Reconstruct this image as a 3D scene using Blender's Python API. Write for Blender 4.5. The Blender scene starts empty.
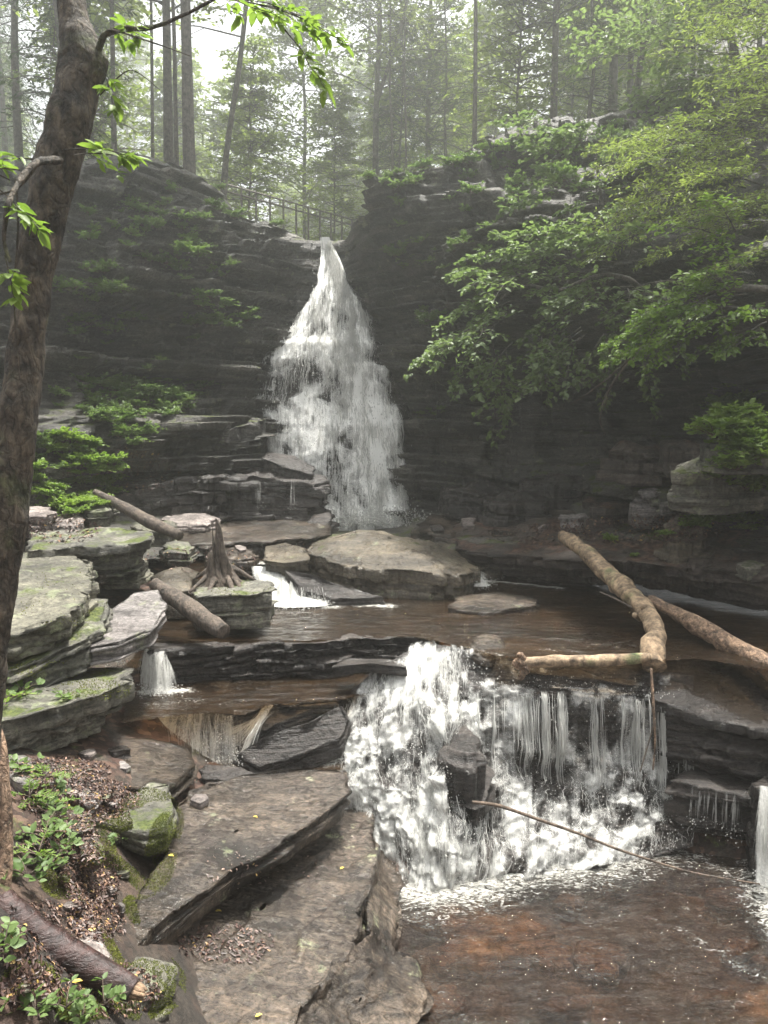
import bpy, math, random
import numpy as np
from mathutils import Vector
from mathutils.bvhtree import BVHTree
R = math.radians
rng = np.random.default_rng(7)
sc = bpy.context.scene
col = sc.collection
# ---------------------------------------------------------------- camera, world, sun, exposure
CAMZ, PITCH, F = 4.0, math.atan(62/768), 768.0
cam = bpy.data.objects.new('camera', bpy.data.cameras.new('camera')); col.objects.link(cam)
cam.location = (0, 0, CAMZ); cam.rotation_euler = (math.pi/2-PITCH, 0, 0)
cam.data.sensor_fit = 'VERTICAL'; cam.data.sensor_height = 36; cam.data.lens = 27
cam.data.clip_start = .05; cam.data.clip_end = 500
sc.camera = cam
SUN = Vector((.14, .17, .965)).normalized()
w = bpy.data.worlds.new('World'); sc.world = w; w.use_nodes = True
nt = w.node_tree; nt.nodes.clear()
sky = nt.nodes.new('ShaderNodeTexSky'); sky.sky_type = 'NISHITA'; sky.sun_disc = False
sky.sun_elevation = math.asin(SUN.z); sky.sun_rotation = math.atan2(SUN.x, SUN.y)
sky.dust_density = 6; sky.air_density = 1.0
hs = nt.nodes.new('ShaderNodeHueSaturation'); hs.inputs['Saturation'].default_value = .18
bg = nt.nodes.new('ShaderNodeBackground'); bg.inputs[1].default_value = .15
out = nt.nodes.new('ShaderNodeOutputWorld')
nt.links.new(sky.outputs[0], hs.inputs['Color']); nt.links.new(hs.outputs[0], bg.inputs[0]); nt.links.new(bg.outputs[0], out.inputs[0])
sd = bpy.data.lights.new('sun', 'SUN'); sd.energy = 5; sd.angle = R(2.5); sd.color = (1, .96, .89)
so = bpy.data.objects.new('sun', sd); col.objects.link(so)
so.rotation_euler = SUN.to_track_quat('Z', 'Y').to_euler(); so.location = (0, 0, 60)
sc.view_settings.view_transform = 'Standard'; sc.view_settings.look = 'None'
sc.view_settings.gamma = 1; sc.view_settings.exposure = 1.3; sc.view_settings.use_curve_mapping = False
sc.cycles.use_denoising = True
sc.cycles.max_bounces = 7; sc.cycles.diffuse_bounces = 3; sc.cycles.glossy_bounces = 2
sc.cycles.transmission_bounces = 3; sc.cycles.transparent_max_bounces = 20; sc.cycles.volume_bounces = 1
sc.cycles.sample_clamp_indirect = 6
HAZE = .0060

# ---------------------------------------------------------------- pixel -> world
cP, sP = math.cos(PITCH), math.sin(PITCH)
def ray(px, py):
    u, v = (px-384)/F, -(py-512)/F
    return np.array([u, cP+v*sP, -sP+v*cP])
def W(px, py, Y):
    d = ray(px, py); return np.array([0, 0, CAMZ])+d*(Y/d[1])
def Wz(px, py, z):
    d = ray(px, py); return np.array([0, 0, CAMZ])+d*((z-CAMZ)/d[2])
# ---------------------------------------------------------------- noise
def _h(i, j, k, s):
    n = (i*374761393+j*668265263+k*2147483647+s*974634777).astype(np.int64)
    n = (n ^ (n >> 13))*1274126177 & 0x7fffffff
    n = (n ^ (n >> 16))*1103515245 & 0x7fffffff
    return (n & 0xffff)/65535.0
def noise(P, s=0):
    P = np.asarray(P, float); I = np.floor(P).astype(np.int64); f = P-I; f = f*f*(3-2*f)
    x, y, z = I[..., 0], I[..., 1], I[..., 2]; r = 0
    for a in (0, 1):
        for b in (0, 1):
            for c in (0, 1):
                wt = (f[..., 0] if a else 1-f[..., 0])*(f[..., 1] if b else 1-f[..., 1])*(f[..., 2] if c else 1-f[..., 2])
                r = r+wt*_h(x+a, y+b, z+c, s)
    return r*2-1
def fbm(P, o=4, s=0):
    P = np.asarray(P, float); r = 0; a = .5
    for k in range(o):
        r = r+a*noise(P*2**k, s+k*17); a *= .5
    return r
def h1(i, s=0):
    i = np.asarray(i).astype(np.int64); return _h(i, i*0, i*0, s)
# ---------------------------------------------------------------- mesh / object helpers
def link(name, V, Fc, mat, parent=None, smooth=True, attrs=None, uv=None, loc=None):
    V = np.asarray(V, float); me = bpy.data.meshes.new(name)
    if isinstance(Fc, np.ndarray):
        n, k = Fc.shape
        me.vertices.add(len(V)); me.vertices.foreach_set('co', V.astype(np.float32).ravel())
        me.loops.add(n*k); me.loops.foreach_set('vertex_index', Fc.astype(np.int32).ravel())
        me.polygons.add(n); me.polygons.foreach_set('loop_start', np.arange(0, n*k, k, dtype=np.int32))
        me.polygons.foreach_set('loop_total', np.full(n, k, np.int32))
        me.update(calc_edges=True)
    else:
        me.from_pydata(V.tolist(), [], Fc)
    if smooth: me.polygons.foreach_set('use_smooth', np.ones(len(me.polygons), bool))
    for kname, arr in (attrs or {}).items():
        a = me.attributes.new(kname, 'FLOAT', 'POINT'); a.data.foreach_set('value', np.asarray(arr, np.float32).ravel())
    if uv is not None:
        l = me.uv_layers.new(name='UVMap'); vi = np.zeros(len(me.loops), np.int32)
        me.loops.foreach_get('vertex_index', vi); l.data.foreach_set('uv', np.asarray(uv, np.float32)[vi].ravel())
    me.materials.append(mat)
    me.update()
    o = bpy.data.objects.new(name, me); col.objects.link(o)
    if parent: o.parent = parent
    if loc is not None: o.location = loc
    return o
def tag(o, label=None, cat=None, group=None, kind=None):
    if label: o['label'] = label
    if cat: o['category'] = cat
    if group: o['group'] = group
    if kind: o['kind'] = kind
    return o
def empty(name, loc, label, cat, group=None):
    o = bpy.data.objects.new(name, None); col.objects.link(o); o.location = loc; o.empty_display_size = .1
    return tag(o, label, cat, group)
def copy_tree(o, parent=None):
    c = o.copy(); col.objects.link(c)
    if parent: c.parent = parent
    for ch in list(o.children): copy_tree(ch, c)
    return c
def gridfaces(nv, nu, closed=False):
    a = np.arange(nv*nu).reshape(nv, nu)
    if closed: a = np.concatenate([a, a[:, :1]], 1)
    return np.stack([a[:-1, :-1], a[:-1, 1:], a[1:, 1:], a[1:, :-1]], -1).reshape(-1, 4)
def crom(P, t):
    """catmull-rom (softened) through rows of P at parameters t in [0,n-1]"""
    P = np.asarray(P, float); n = len(P)
    i = np.clip(np.floor(t).astype(int), 0, n-2); f = (t-i).reshape((-1,)+(1,)*(P.ndim-1))
    p0, p1, p2, p3 = P[np.clip(i-1, 0, n-1)], P[i], P[i+1], P[np.clip(i+2, 0, n-1)]
    m1, m2 = (p2-p0)*.4, (p3-p1)*.4
    return (2*f**3-3*f**2+1)*p1+(f**3-2*f**2+f)*m1+(-2*f**3+3*f**2)*p2+(f**3-f**2)*m2
def normals(G):
    du = np.gradient(G, axis=1); dv = np.gradient(G, axis=0); n = np.cross(du, dv)
    return n/np.maximum(np.linalg.norm(n, axis=-1, keepdims=True), 1e-9)
def tube(path, rad, ns=8, step=None, rough=0, s=0, rf=3.0, cap=True):
    path = np.asarray(path, float); n = len(path)
    m = max(3, int((n-1)*(step or 4))+1); t = np.linspace(0, n-1, m)
    C = crom(path, t); r = np.interp(t, np.arange(n), rad)
    T = np.gradient(C, axis=0); T /= np.maximum(np.linalg.norm(T, axis=1, keepdims=True), 1e-9)
    up = np.array([0, 0, 1.]) if abs(T[0, 2]) < .9 else np.array([1., 0, 0])
    A = np.cross(T, up); A /= np.maximum(np.linalg.norm(A, axis=1, keepdims=True), 1e-6); B = np.cross(A, T)
    th = np.linspace(0, 2*math.pi, ns, endpoint=False)
    D = A[:, None]*np.cos(th)[None, :, None]+B[:, None]*np.sin(th)[None, :, None]
    rr = r[:, None]
    if rough:
        Q = (C[:, None]+D*rr[..., None])*rf
        rr = rr*(1+rough*fbm(Q, 3, s)*2)
    V = (C[:, None]+D*rr[..., None]).reshape(-1, 3); Fq = gridfaces(m, ns, True)
    if cap:
        V = np.concatenate([V, C[:1]-T[:1]*0, C[-1:]+T[-1:]*0])
        a = len(V)-2; b = len(V)-1; j = np.arange(ns); k = (j+1) % ns
        Fq = np.concatenate([Fq, np.stack([np.full(ns, a), k, j, j], 1)*1, np.stack([np.full(ns, b), (m-1)*ns+j, (m-1)*ns+k, (m-1)*ns+k], 1)])
    return V, Fq
class MB:
    def __init__(s): s.V = []; s.F = []; s.n = 0; s.T = []
    def add(s, V, Fq):
        Fq = np.asarray(Fq); 
        if Fq.shape[1] == 4:
            deg = Fq[:, 2] == Fq[:, 3]
            s.T.append(Fq[deg][:, :3]+s.n); Fq = Fq[~deg]
            s.F.append(Fq+s.n)
        else: s.T.append(Fq+s.n)
        s.V.append(np.asarray(V, float)); s.n += len(V)
    def data(s):
        V = np.concatenate(s.V); q = np.concatenate(s.F) if s.F else np.zeros((0, 4), int)
        t = np.concatenate(s.T) if s.T else np.zeros((0, 3), int)
        return V, q, t
    def build(s, name, mat, parent=None, smooth=True, loc=None, attrs=None):
        V, q, t = s.data(); 
        if loc is not None: V = V-np.asarray(loc)
        me = bpy.data.meshes.new(name); n = len(q)+len(t)
        me.vertices.add(len(V)); me.vertices.foreach_set('co', V.astype(np.float32).ravel())
        me.loops.add(len(q)*4+len(t)*3)
        me.loops.foreach_set('vertex_index', np.concatenate([q.ravel(), t.ravel()]).astype(np.int32))
        me.polygons.add(n)
        me.polygons.foreach_set('loop_start', np.concatenate([np.arange(len(q))*4, len(q)*4+np.arange(len(t))*3]).astype(np.int32))
        me.polygons.foreach_set('loop_total', np.concatenate([np.full(len(q), 4), np.full(len(t), 3)]).astype(np.int32))
        me.update(calc_edges=True)
        for kname, arr in (attrs or {}).items():
            a = me.attributes.new(kname, 'FLOAT', 'POINT'); a.data.foreach_set('value', np.asarray(arr, np.float32).ravel())
        me.polygons.foreach_set('use_smooth', np.full(n, smooth, bool)); me.materials.append(mat); me.update()
        o = bpy.data.objects.new(name, me); col.objects.link(o)
        if parent: o.parent = parent
        if loc is not None and not parent: o.location = loc
        return o
# ---------------------------------------------------------------- materials
class NT:
    def __init__(s, name):
        s.m = bpy.data.materials.new(name); s.m.use_nodes = True; s.t = s.m.node_tree; s.t.nodes.clear()
        s.o = s.t.nodes.new('ShaderNodeOutputMaterial'); s.geo = s.t.nodes.new('ShaderNodeNewGeometry')
    def n(s, ty, **k):
        nd = s.t.nodes.new(ty)
        for a, b in k.items():
            if a.startswith('i_'):
                key = a[2:]; key = int(key) if key.isdigit() else key.replace('_', ' ')
                if hasattr(b, 'links') or isinstance(b, bpy.types.NodeSocket): s.t.links.new(b, nd.inputs[key])
                else: nd.inputs[key].default_value = b
            else: setattr(nd, a, b)
        return nd
    def noise(s, sc_=(1, 1, 1), detail=6, rough=.6, vec=None, dist=0):
        mp = s.n('ShaderNodeMapping'); s.t.links.new(vec or s.geo.outputs['Position'], mp.inputs[0]); mp.inputs['Scale'].default_value = sc_
        nn = s.n('ShaderNodeTexNoise'); nn.inputs['Scale'].default_value = 1; nn.inputs['Detail'].default_value = detail
        nn.inputs['Roughness'].default_value = rough; nn.inputs['Distortion'].default_value = dist
        s.t.links.new(mp.outputs[0], nn.inputs[0]); return nn.outputs[0]
    def ramp(s, fac, stops):
        r = s.n('ShaderNodeValToRGB'); s.t.links.new(fac, r.inputs[0]); e = r.color_ramp.elements
        while len(e) < len(stops): e.new(.5)
        for k, (p, c) in enumerate(stops):
            e[k].position = p; c = (c, c, c) if not hasattr(c, '__len__') else c; e[k].color = (*c, 1)
        return r.outputs[0]
    def mix(s, fac, a, b, mode='MIX'):
        m = s.n('ShaderNodeMix', data_type='RGBA', blend_type=mode)
        for i, x in ((0, fac), (6, a), (7, b)):
            if isinstance(x, bpy.types.NodeSocket): s.t.links.new(x, m.inputs[i])
            elif i == 0: m.inputs[0].default_value = x
            else: m.inputs[i].default_value = (*x, 1)
        return m.outputs[2]
    def math(s, op, a, b=0., c=0., clamp=False):
        m = s.n('ShaderNodeMath', operation=op, use_clamp=clamp)
        for i, x in enumerate((a, b, c)):
            if isinstance(x, bpy.types.NodeSocket): s.t.links.new(x, m.inputs[i])
            else: m.inputs[i].default_value = x
        return m.outputs[0]
    def bump(s, h, strength, dist, prev=None):
        b = s.n('ShaderNodeBump'); b.inputs['Strength'].default_value = strength; b.inputs['Distance'].default_value = dist
        s.t.links.new(h, b.inputs['Height'])
        if prev: s.t.links.new(prev, b.inputs['Normal'])
        return b.outputs[0]
    def pbr(s, colr, rough, nrm=None, spec=.5, **k):
        p = s.n('ShaderNodeBsdfPrincipled')
        for nm, x in (('Base Color', colr), ('Roughness', rough), ('Normal', nrm), ('Specular IOR Level', spec)):
            if x is None: continue
            if isinstance(x, bpy.types.NodeSocket): s.t.links.new(x, p.inputs[nm])
            elif nm == 'Base Color': p.inputs[nm].default_value = (*x, 1)
            else: p.inputs[nm].default_value = x
        return p
    def done(s, sh): s.t.links.new(sh, s.o.inputs[0]); return s.m

def rock_mat(name, c1, c2, rough=(.3, .6), moss=0., lichen=0., strata=12., bump=1., litter=0., ripple=0., fb=.55, lump=.8):
    t = NT(name)
    n1 = t.noise((1.3, 1.3, 1.3), 8, .65)
    st = t.noise((.7, .7, strata), 6, .65, dist=.3)
    fine = t.noise((22, 22, 30), 6, .7)
    c = t.ramp(n1, [(.3, c1), (.7, c2)])
    c = t.mix(1, c, t.ramp(st, [(.32, .3), (.5, .9), (.66, 1.7)]), 'MULTIPLY')
    c = t.mix(1, c, t.ramp(fine, [(.35, .45), (.65, 1.6)]), 'MULTIPLY')
    sx = t.n('ShaderNodeSeparateXYZ'); t.t.links.new(t.geo.outputs['Normal'], sx.inputs[0]); nz = sx.outputs[2]
    if lichen:
        ln = t.noise((3.1, 3.1, 3.1), 9, .7)
        lm = t.ramp(ln, [(.62-lichen*.25, 0.), (.70-lichen*.2, 1.)])
        c = t.mix(lm, c, t.ramp(fine, [(.3, (.10, .115, .06)), (.7, (.27, .29, .18))]))
    if litter:
        vo = t.n('ShaderNodeTexVoronoi'); vo.inputs['Scale'].default_value = 16; t.t.links.new(t.geo.outputs['Position'], vo.inputs[0])
        lc = t.ramp(vo.outputs['Color'], [(.2, (.025, .013, .009)), (.5, (.065, .034, .024)), (.8, (.13, .08, .055))])
        lm = t.math('MULTIPLY', t.ramp(t.noise((1.7, 1.7, 1.7), 5), [(.52-litter*.2, 0.), (.58-litter*.2, 1.)]), t.ramp(nz, [(.6, 0.), (.85, 1.)]))
        c = t.mix(lm, c, lc)
    if ripple:
        wm = t.noise((.9, 1.6, 1), 5, .6, dist=1.); c = t.mix(1, c, t.ramp(wm, [(.38, .55), (.58, 1.25)]), 'MULTIPLY')
    rr = t.ramp(n1, [(.3, rough[0]), (.7, rough[1])])
    if moss:
        mn = t.noise((2.2, 2.2, 2.2), 8, .7)
        mm = t.math('ADD', t.math('MULTIPLY', nz, .28), mn)
        mm = t.ramp(mm, [(.95-moss*.35, 0.), (1.03-moss*.35, 1.)])
        mc = t.ramp(t.noise((30, 30, 30), 4), [(.3, (.025, .035, .008)), (.55, (.075, .095, .02)), (.75, (.15, .16, .04))])
        c = t.mix(mm, c, mc); rr = t.mix(mm, rr, (.9, .9, .9))
    b = t.bump(st, .7*bump, .07); b = t.bump(n1, .5*bump, .08, b); b = t.bump(fine, min(1, 1.5*fb*bump), .03, b)
    med = t.noise((7, 7, 9), 7, .7); b = t.bump(med, lump, .05*bump, b)
    if ripple:
        mp = t.n('ShaderNodeMapping'); t.t.links.new(t.geo.outputs['Position'], mp.inputs[0]); mp.inputs['Rotation'].default_value = (0, 0, R(-12)); mp.inputs['Scale'].default_value = (6, 15, 5)
        rn = t.n('ShaderNodeTexNoise'); rn.inputs['Scale'].default_value = 1; rn.inputs['Detail'].default_value = 5; rn.inputs['Roughness'].default_value = .62; rn.inputs['Distortion'].default_value = .9
        t.t.links.new(mp.outputs[0], rn.inputs[0]); b = t.bump(rn.outputs[0], min(1, ripple), .05, b)
        c = t.mix(1, c, t.ramp(rn.outputs[0], [(.35, .55), (.62, 1.3)]), 'MULTIPLY')
    return t.done(t.pbr(c, rr, b).outputs[0])

M = {}
M['cliff'] = rock_mat('cliff_shale', (.018, .017, .015), (.10, .092, .078), (.35, .75), moss=.52, lichen=.1, strata=9, bump=1.4)
M['wet_dark'] = rock_mat('wet_dark_shale', (.014, .012, .011), (.055, .046, .040), (.18, .45), strata=22)
M['wet_brown'] = rock_mat('wet_brown_slab', (.02, .015, .011), (.074, .057, .042), (.04, .18), strata=14, bump=.7, ripple=.7, lichen=.03, lump=.25)
M['rim'] = rock_mat('pale_rim_slab', (.03, .022, .017), (.10, .078, .058), (.1, .3), strata=14, bump=.9, ripple=.8, lichen=.02)
M['dry'] = rock_mat('dry_lichen_slab', (.05, .047, .034), (.165, .155, .115), (.4, .8), moss=.3, lichen=.3, strata=10)
M['mossy'] = rock_mat('mossy_boulder', (.05, .05, .04), (.16, .15, .12), (.5, .9), moss=.5, lichen=.25, strata=12)
M['grey'] = rock_mat('grey_slab', (.09, .08, .075), (.23, .21, .20), (.3, .6), strata=20, lichen=.1)
M['boulder'] = rock_mat('ochre_boulder', (.04, .032, .023), (.13, .108, .075), (.15, .45), moss=.2, lichen=.08, strata=8)
M['purple'] = rock_mat('weathered_flat_stone', (.12, .10, .09), (.27, .23, .21), (.45, .8), strata=16)
M['bed'] = rock_mat('orange_brown_bed', (.05, .032, .02), (.24, .16, .09), (.6, .9), strata=5, bump=1.)
M['sunk'] = rock_mat('sunken_stone', (.09, .05, .028), (.36, .22, .12), (.6, .9), strata=8)
M['soil'] = rock_mat('leafy_soil', (.016, .012, .009), (.05, .04, .03), (.8, 1.), moss=.33, litter=.45, strata=2, bump=1)
M['shelf'] = rock_mat('littered_shelf', (.022, .018, .015), (.085, .066, .054), (.35, .65), moss=.15, litter=.1, strata=12)
M['forest_floor'] = rock_mat('forest_floor', (.03, .028, .02), (.07, .06, .045), (.8, 1.), moss=.5, litter=.4, strata=2)

def bark(name, c1, c2, moss=0., rough=(.7, .95), sc_=(30, 30, 5), bs=1., crack=0.):
    t = NT(name); tc = t.n('ShaderNodeTexCoord').outputs['Object']
    a = t.noise(sc_, 7, .65, tc, .5); b = t.noise((3, 3, 3), 6, .6, tc)
    c = t.ramp(a, [(.3, c1), (.7, c2)])
    if moss: c = t.mix(t.ramp(b, [(.62-moss*.3, 0.), (.75-moss*.2, 1.)]), c, (.09, .115, .045))
    else: c = t.mix(t.ramp(b, [(.4, .0), (.8, .6)]), c, c2)
    cr = None
    if crack:
        wn = t.n('ShaderNodeTexNoise'); wn.inputs['Scale'].default_value = 9; wn.inputs['Detail'].default_value = 4; t.t.links.new(tc, wn.inputs[0])
        wv = t.mix(.12, tc, wn.outputs['Color'])
        mp = t.n('ShaderNodeMapping'); t.t.links.new(wv, mp.inputs[0]); mp.inputs['Scale'].default_value = (26, 26, 7)
        vo = t.n('ShaderNodeTexVoronoi', feature='DISTANCE_TO_EDGE'); vo.inputs['Scale'].default_value = crack; t.t.links.new(mp.outputs[0], vo.inputs[0])
        cr = t.ramp(vo.outputs['Distance'], [(.0, 0.), (.22, 1.)]); c = t.mix(1, c, t.ramp(vo.outputs['Distance'], [(.0, .55), (.12, 1.)]), 'MULTIPLY')
    d = t.noise((11, 11, 11), 8, .75, tc); c = t.mix(1, c, t.ramp(d, [(.38, .3), (.58, 1.35)]), 'MULTIPLY')
    bp = t.bump(a, min(1, .9*bs), .02*bs); bp = t.bump(b, .5, .03, bp); bp = t.bump(d, .6, .02, bp)
    if cr: bp = t.bump(cr, .6, .012, bp)
    return t.done(t.pbr(c, t.ramp(b, [(.3, rough[0]), (.7, rough[1])]), bp).outputs[0])
M['bark_near'] = bark('mossy_bark', (.014, .010, .008), (.125, .10, .07), .25, sc_=(26, 26, 8), bs=2.2, crack=1.)
M['bark_far'] = bark('grey_bark', (.035, .03, .026), (.12, .105, .09), .0)
M['bark_pale'] = bark('pale_log_bark', (.12, .08, .048), (.38, .28, .18), .12, sc_=(12, 12, 12))
M['bark_scaly'] = bark('scaly_log_bark', (.10, .058, .038), (.34, .23, .15), .0, sc_=(20, 20, 20), crack=1.3)
M['wood_wet'] = bark('wet_dark_wood', (.016, .008, .008), (.05, .026, .022), .0, rough=(.22, .4), sc_=(9, 3, 40))
M['wood_grey'] = bark('weathered_grey_wood', (.022, .016, .013), (.14, .11, .085), .0, sc_=(40, 40, 5), bs=1.6)
M['wood_cut'] = bark('pale_broken_wood', (.12, .075, .045), (.32, .22, .14), 0)
M['twig'] = bark('twig_bark', (.04, .028, .02), (.15, .11, .08), 0)
M['fence'] = bark('weathered_fence_wood', (.05, .045, .04), (.14, .12, .1), 0)

def leafmat(name, c1, c2, trans=.45, rough=.5):
    t = NT(name); n = t.noise((4, 4, 4), 3, .6); oi = t.n('ShaderNodeObjectInfo').outputs['Random']
    f = t.math('ADD', t.math('MULTIPLY', n, .8), t.math('MULTIPLY', oi, .2))
    c = t.ramp(f, [(.3, c1), (.7, c2)])
    p = t.pbr(c, rough, None, .4); tr = t.n('ShaderNodeBsdfTranslucent')
    c2_ = t.mix(1, c, (1.1, 1.2, .7), 'MULTIPLY'); t.t.links.new(c2_, tr.inputs[0])
    m = t.n('ShaderNodeMixShader'); m.inputs[0].default_value = trans
    t.t.links.new(p.outputs[0], m.inputs[1]); t.t.links.new(tr.outputs[0], m.inputs[2])
    return t.done(m.outputs[0])
M['leaf'] = leafmat('maple_leaf', (.10, .145, .065), (.20, .26, .125))
M['leaf_bright'] = leafmat('bright_leaf', (.11, .18, .035), (.21, .29, .07), .5)
M['leaf_dark'] = leafmat('hemlock_needles', (.03, .055, .02), (.07, .11, .04), .3)
M['leaf_far'] = leafmat('forest_leaf', (.13, .17, .05), (.25, .29, .10), .55)
M['fern'] = leafmat('ledge_plant_leaf', (.08, .135, .04), (.17, .24, .085), .45)
M['moss_tuft'] = leafmat('moss_tuft', (.04, .055, .008), (.15, .165, .025), .2, .9)
M['litter'] = None
t = NT('dead_leaf'); r_ = t.geo.outputs['Random Per Island']
c = t.ramp(r_, [(.0, (.02, .01, .008)), (.5, (.06, .03, .024)), (.8, (.12, .075, .055)), (.96, (.24, .14, .09)), (1., (.4, .28, .07))])
M['litter'] = t.done(t.pbr(c, .5).outputs[0])

# falling white water: streaks stretched along the flow (uv: u across in metres, v down in metres), clear between
def fallmat(name, lo=.42, hi=.56, us=26, vs=1.6, iso=0., bd=.05, wc=(.76, .76, .73)):
    t = NT(name); uv = t.n('ShaderNodeTexCoord').outputs['UV']
    a = t.noise((us, vs, 1), 6, .65, uv, .6); b = t.noise((us*.25, vs*1.5, 1), 4, .6, uv, .8)
    at = t.n('ShaderNodeAttribute', attribute_name='dens').outputs['Fac']
    g_ = t.noise((34, 34, 34), 6, .75, dist=1.0)
    f = t.math('ADD', t.math('MULTIPLY', a, .6), t.math('MULTIPLY', b, .4))
    f = t.math('ADD', t.math('MULTIPLY', f, 1-iso), t.math('MULTIPLY', g_, iso)); f = t.math('ADD', f, at)
    fac = t.ramp(f, [(lo, 0.), (hi, 1.)])
    p = t.pbr(wc, .45, t.bump(g_, .6, bd*.4, t.bump(f, .7, bd)), .5)
    tr = t.n('ShaderNodeBsdfTransparent')
    m = t.n('ShaderNodeMixShader'); t.t.links.new(fac, m.inputs[0]); t.t.links.new(tr.outputs[0], m.inputs[1]); t.t.links.new(p.outputs[0], m.inputs[2])
    return t.done(m.outputs[0])
M['fall'] = fallmat('falling_water', iso=.3)
M['cascade'] = fallmat('cascade_water', us=18, vs=1.5, iso=.36, lo=.37, hi=.67, bd=.02, wc=(.62, .62, .59))
t = NT('white_water'); p = t.pbr((.74, .74, .71), .35, None, .5)
tl = t.n('ShaderNodeBsdfTranslucent'); tl.inputs[0].default_value = (.8, .8, .77, 1)
m = t.n('ShaderNodeMixShader'); m.inputs[0].default_value = .45; t.t.links.new(p.outputs[0], m.inputs[1]); t.t.links.new(tl.outputs[0], m.inputs[2])
tp = t.n('ShaderNodeBsdfTransparent'); m2 = t.n('ShaderNodeMixShader'); m2.inputs[0].default_value = .55
t.t.links.new(tp.outputs[0], m2.inputs[1]); t.t.links.new(m.outputs[0], m2.inputs[2]); M['white'] = t.done(m2.outputs[0])
# stream water: brown bed seen through it, glossy ripples, foam from an attribute
def poolmat(name, c1, c2, c3, rs=(5, 9, 5), bs=.35, tint=(.52, .38, .24), murk=.42):
    t = NT(name); a = t.noise((1.5, 1.5, 1), 6, .65, dist=.4); g = t.noise((6, 9, 1), 5, .7)
    c = t.ramp(a, [(.3, c1), (.5, c2), (.7, c3)]); c = t.mix(1, c, t.ramp(g, [(.3, .55), (.7, 1.4)]), 'MULTIPLY')
    vo = t.n('ShaderNodeTexVoronoi'); vo.inputs['Scale'].default_value = 8.; t.t.links.new(t.geo.outputs['Position'], vo.inputs[0])
    cr = t.n('ShaderNodeAttribute', attribute_name='warm').outputs['Fac']
    c = t.mix(t.math('MULTIPLY', cr, t.math('MULTIPLY', t.ramp(vo.outputs['Color'], [(.2, .1), (.7, 1.)]), t.ramp(g, [(.4, .1), (.6, .8)]))), c, (.17, .075, .022))
    fo = t.n('ShaderNodeAttribute', attribute_name='foam').outputs['Fac']
    fn = t.noise((14, 30, 8), 7, .75, dist=1.2)
    ff = t.ramp(t.math('ADD', fo, t.math('MULTIPLY_ADD', fn, 1.5, -.27)), [(.74, 0.), (1.05, 1.)])
    c = t.mix(ff, c, (.55, .54, .49))
    rp = t.noise(rs, 4, .6, dist=.8); rp2 = t.noise((rs[0]*4, rs[1]*4, 4), 4, .6)
    b = t.bump(rp, bs, .12); b = t.bump(rp2, bs*.7, .03, b); b = t.bump(ff, .5, .03, b)
    p = t.pbr(c, t.mix(ff, (.05, .05, .05), (.5, .5, .5)), b, .5)
    tp = t.n('ShaderNodeBsdfTransparent'); tp.inputs[0].default_value = (*tint, 1); gl = t.n('ShaderNodeBsdfGlossy'); gl.inputs['Roughness'].default_value = .05; t.t.links.new(b, gl.inputs['Normal'])
    fr = t.n('ShaderNodeFresnel'); fr.inputs[0].default_value = 1.33; t.t.links.new(b, fr.inputs['Normal'])
    wt = t.n('ShaderNodeMixShader'); t.t.links.new(fr.outputs[0], wt.inputs[0]); t.t.links.new(tp.outputs[0], wt.inputs[1]); t.t.links.new(gl.outputs[0], wt.inputs[2])
    mx = t.n('ShaderNodeMixShader'); t.t.links.new(t.math('ADD', ff, murk, clamp=True), mx.inputs[0]); t.t.links.new(wt.outputs[0], mx.inputs[1]); t.t.links.new(p.outputs[0], mx.inputs[2])
    return t.done(mx.outputs[0])
M['pool_low'] = poolmat('lower_pool_water', (.006, .004, .003), (.020, .012, .007), (.05, .031, .018), (4, 9, 4), 1.)
M['pool_mid'] = poolmat('upper_pool_water', (.010, .006, .003), (.030, .018, .009), (.062, .037, .018), (3, 10, 4), .4, tint=(.46, .32, .17), murk=.5)

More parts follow.
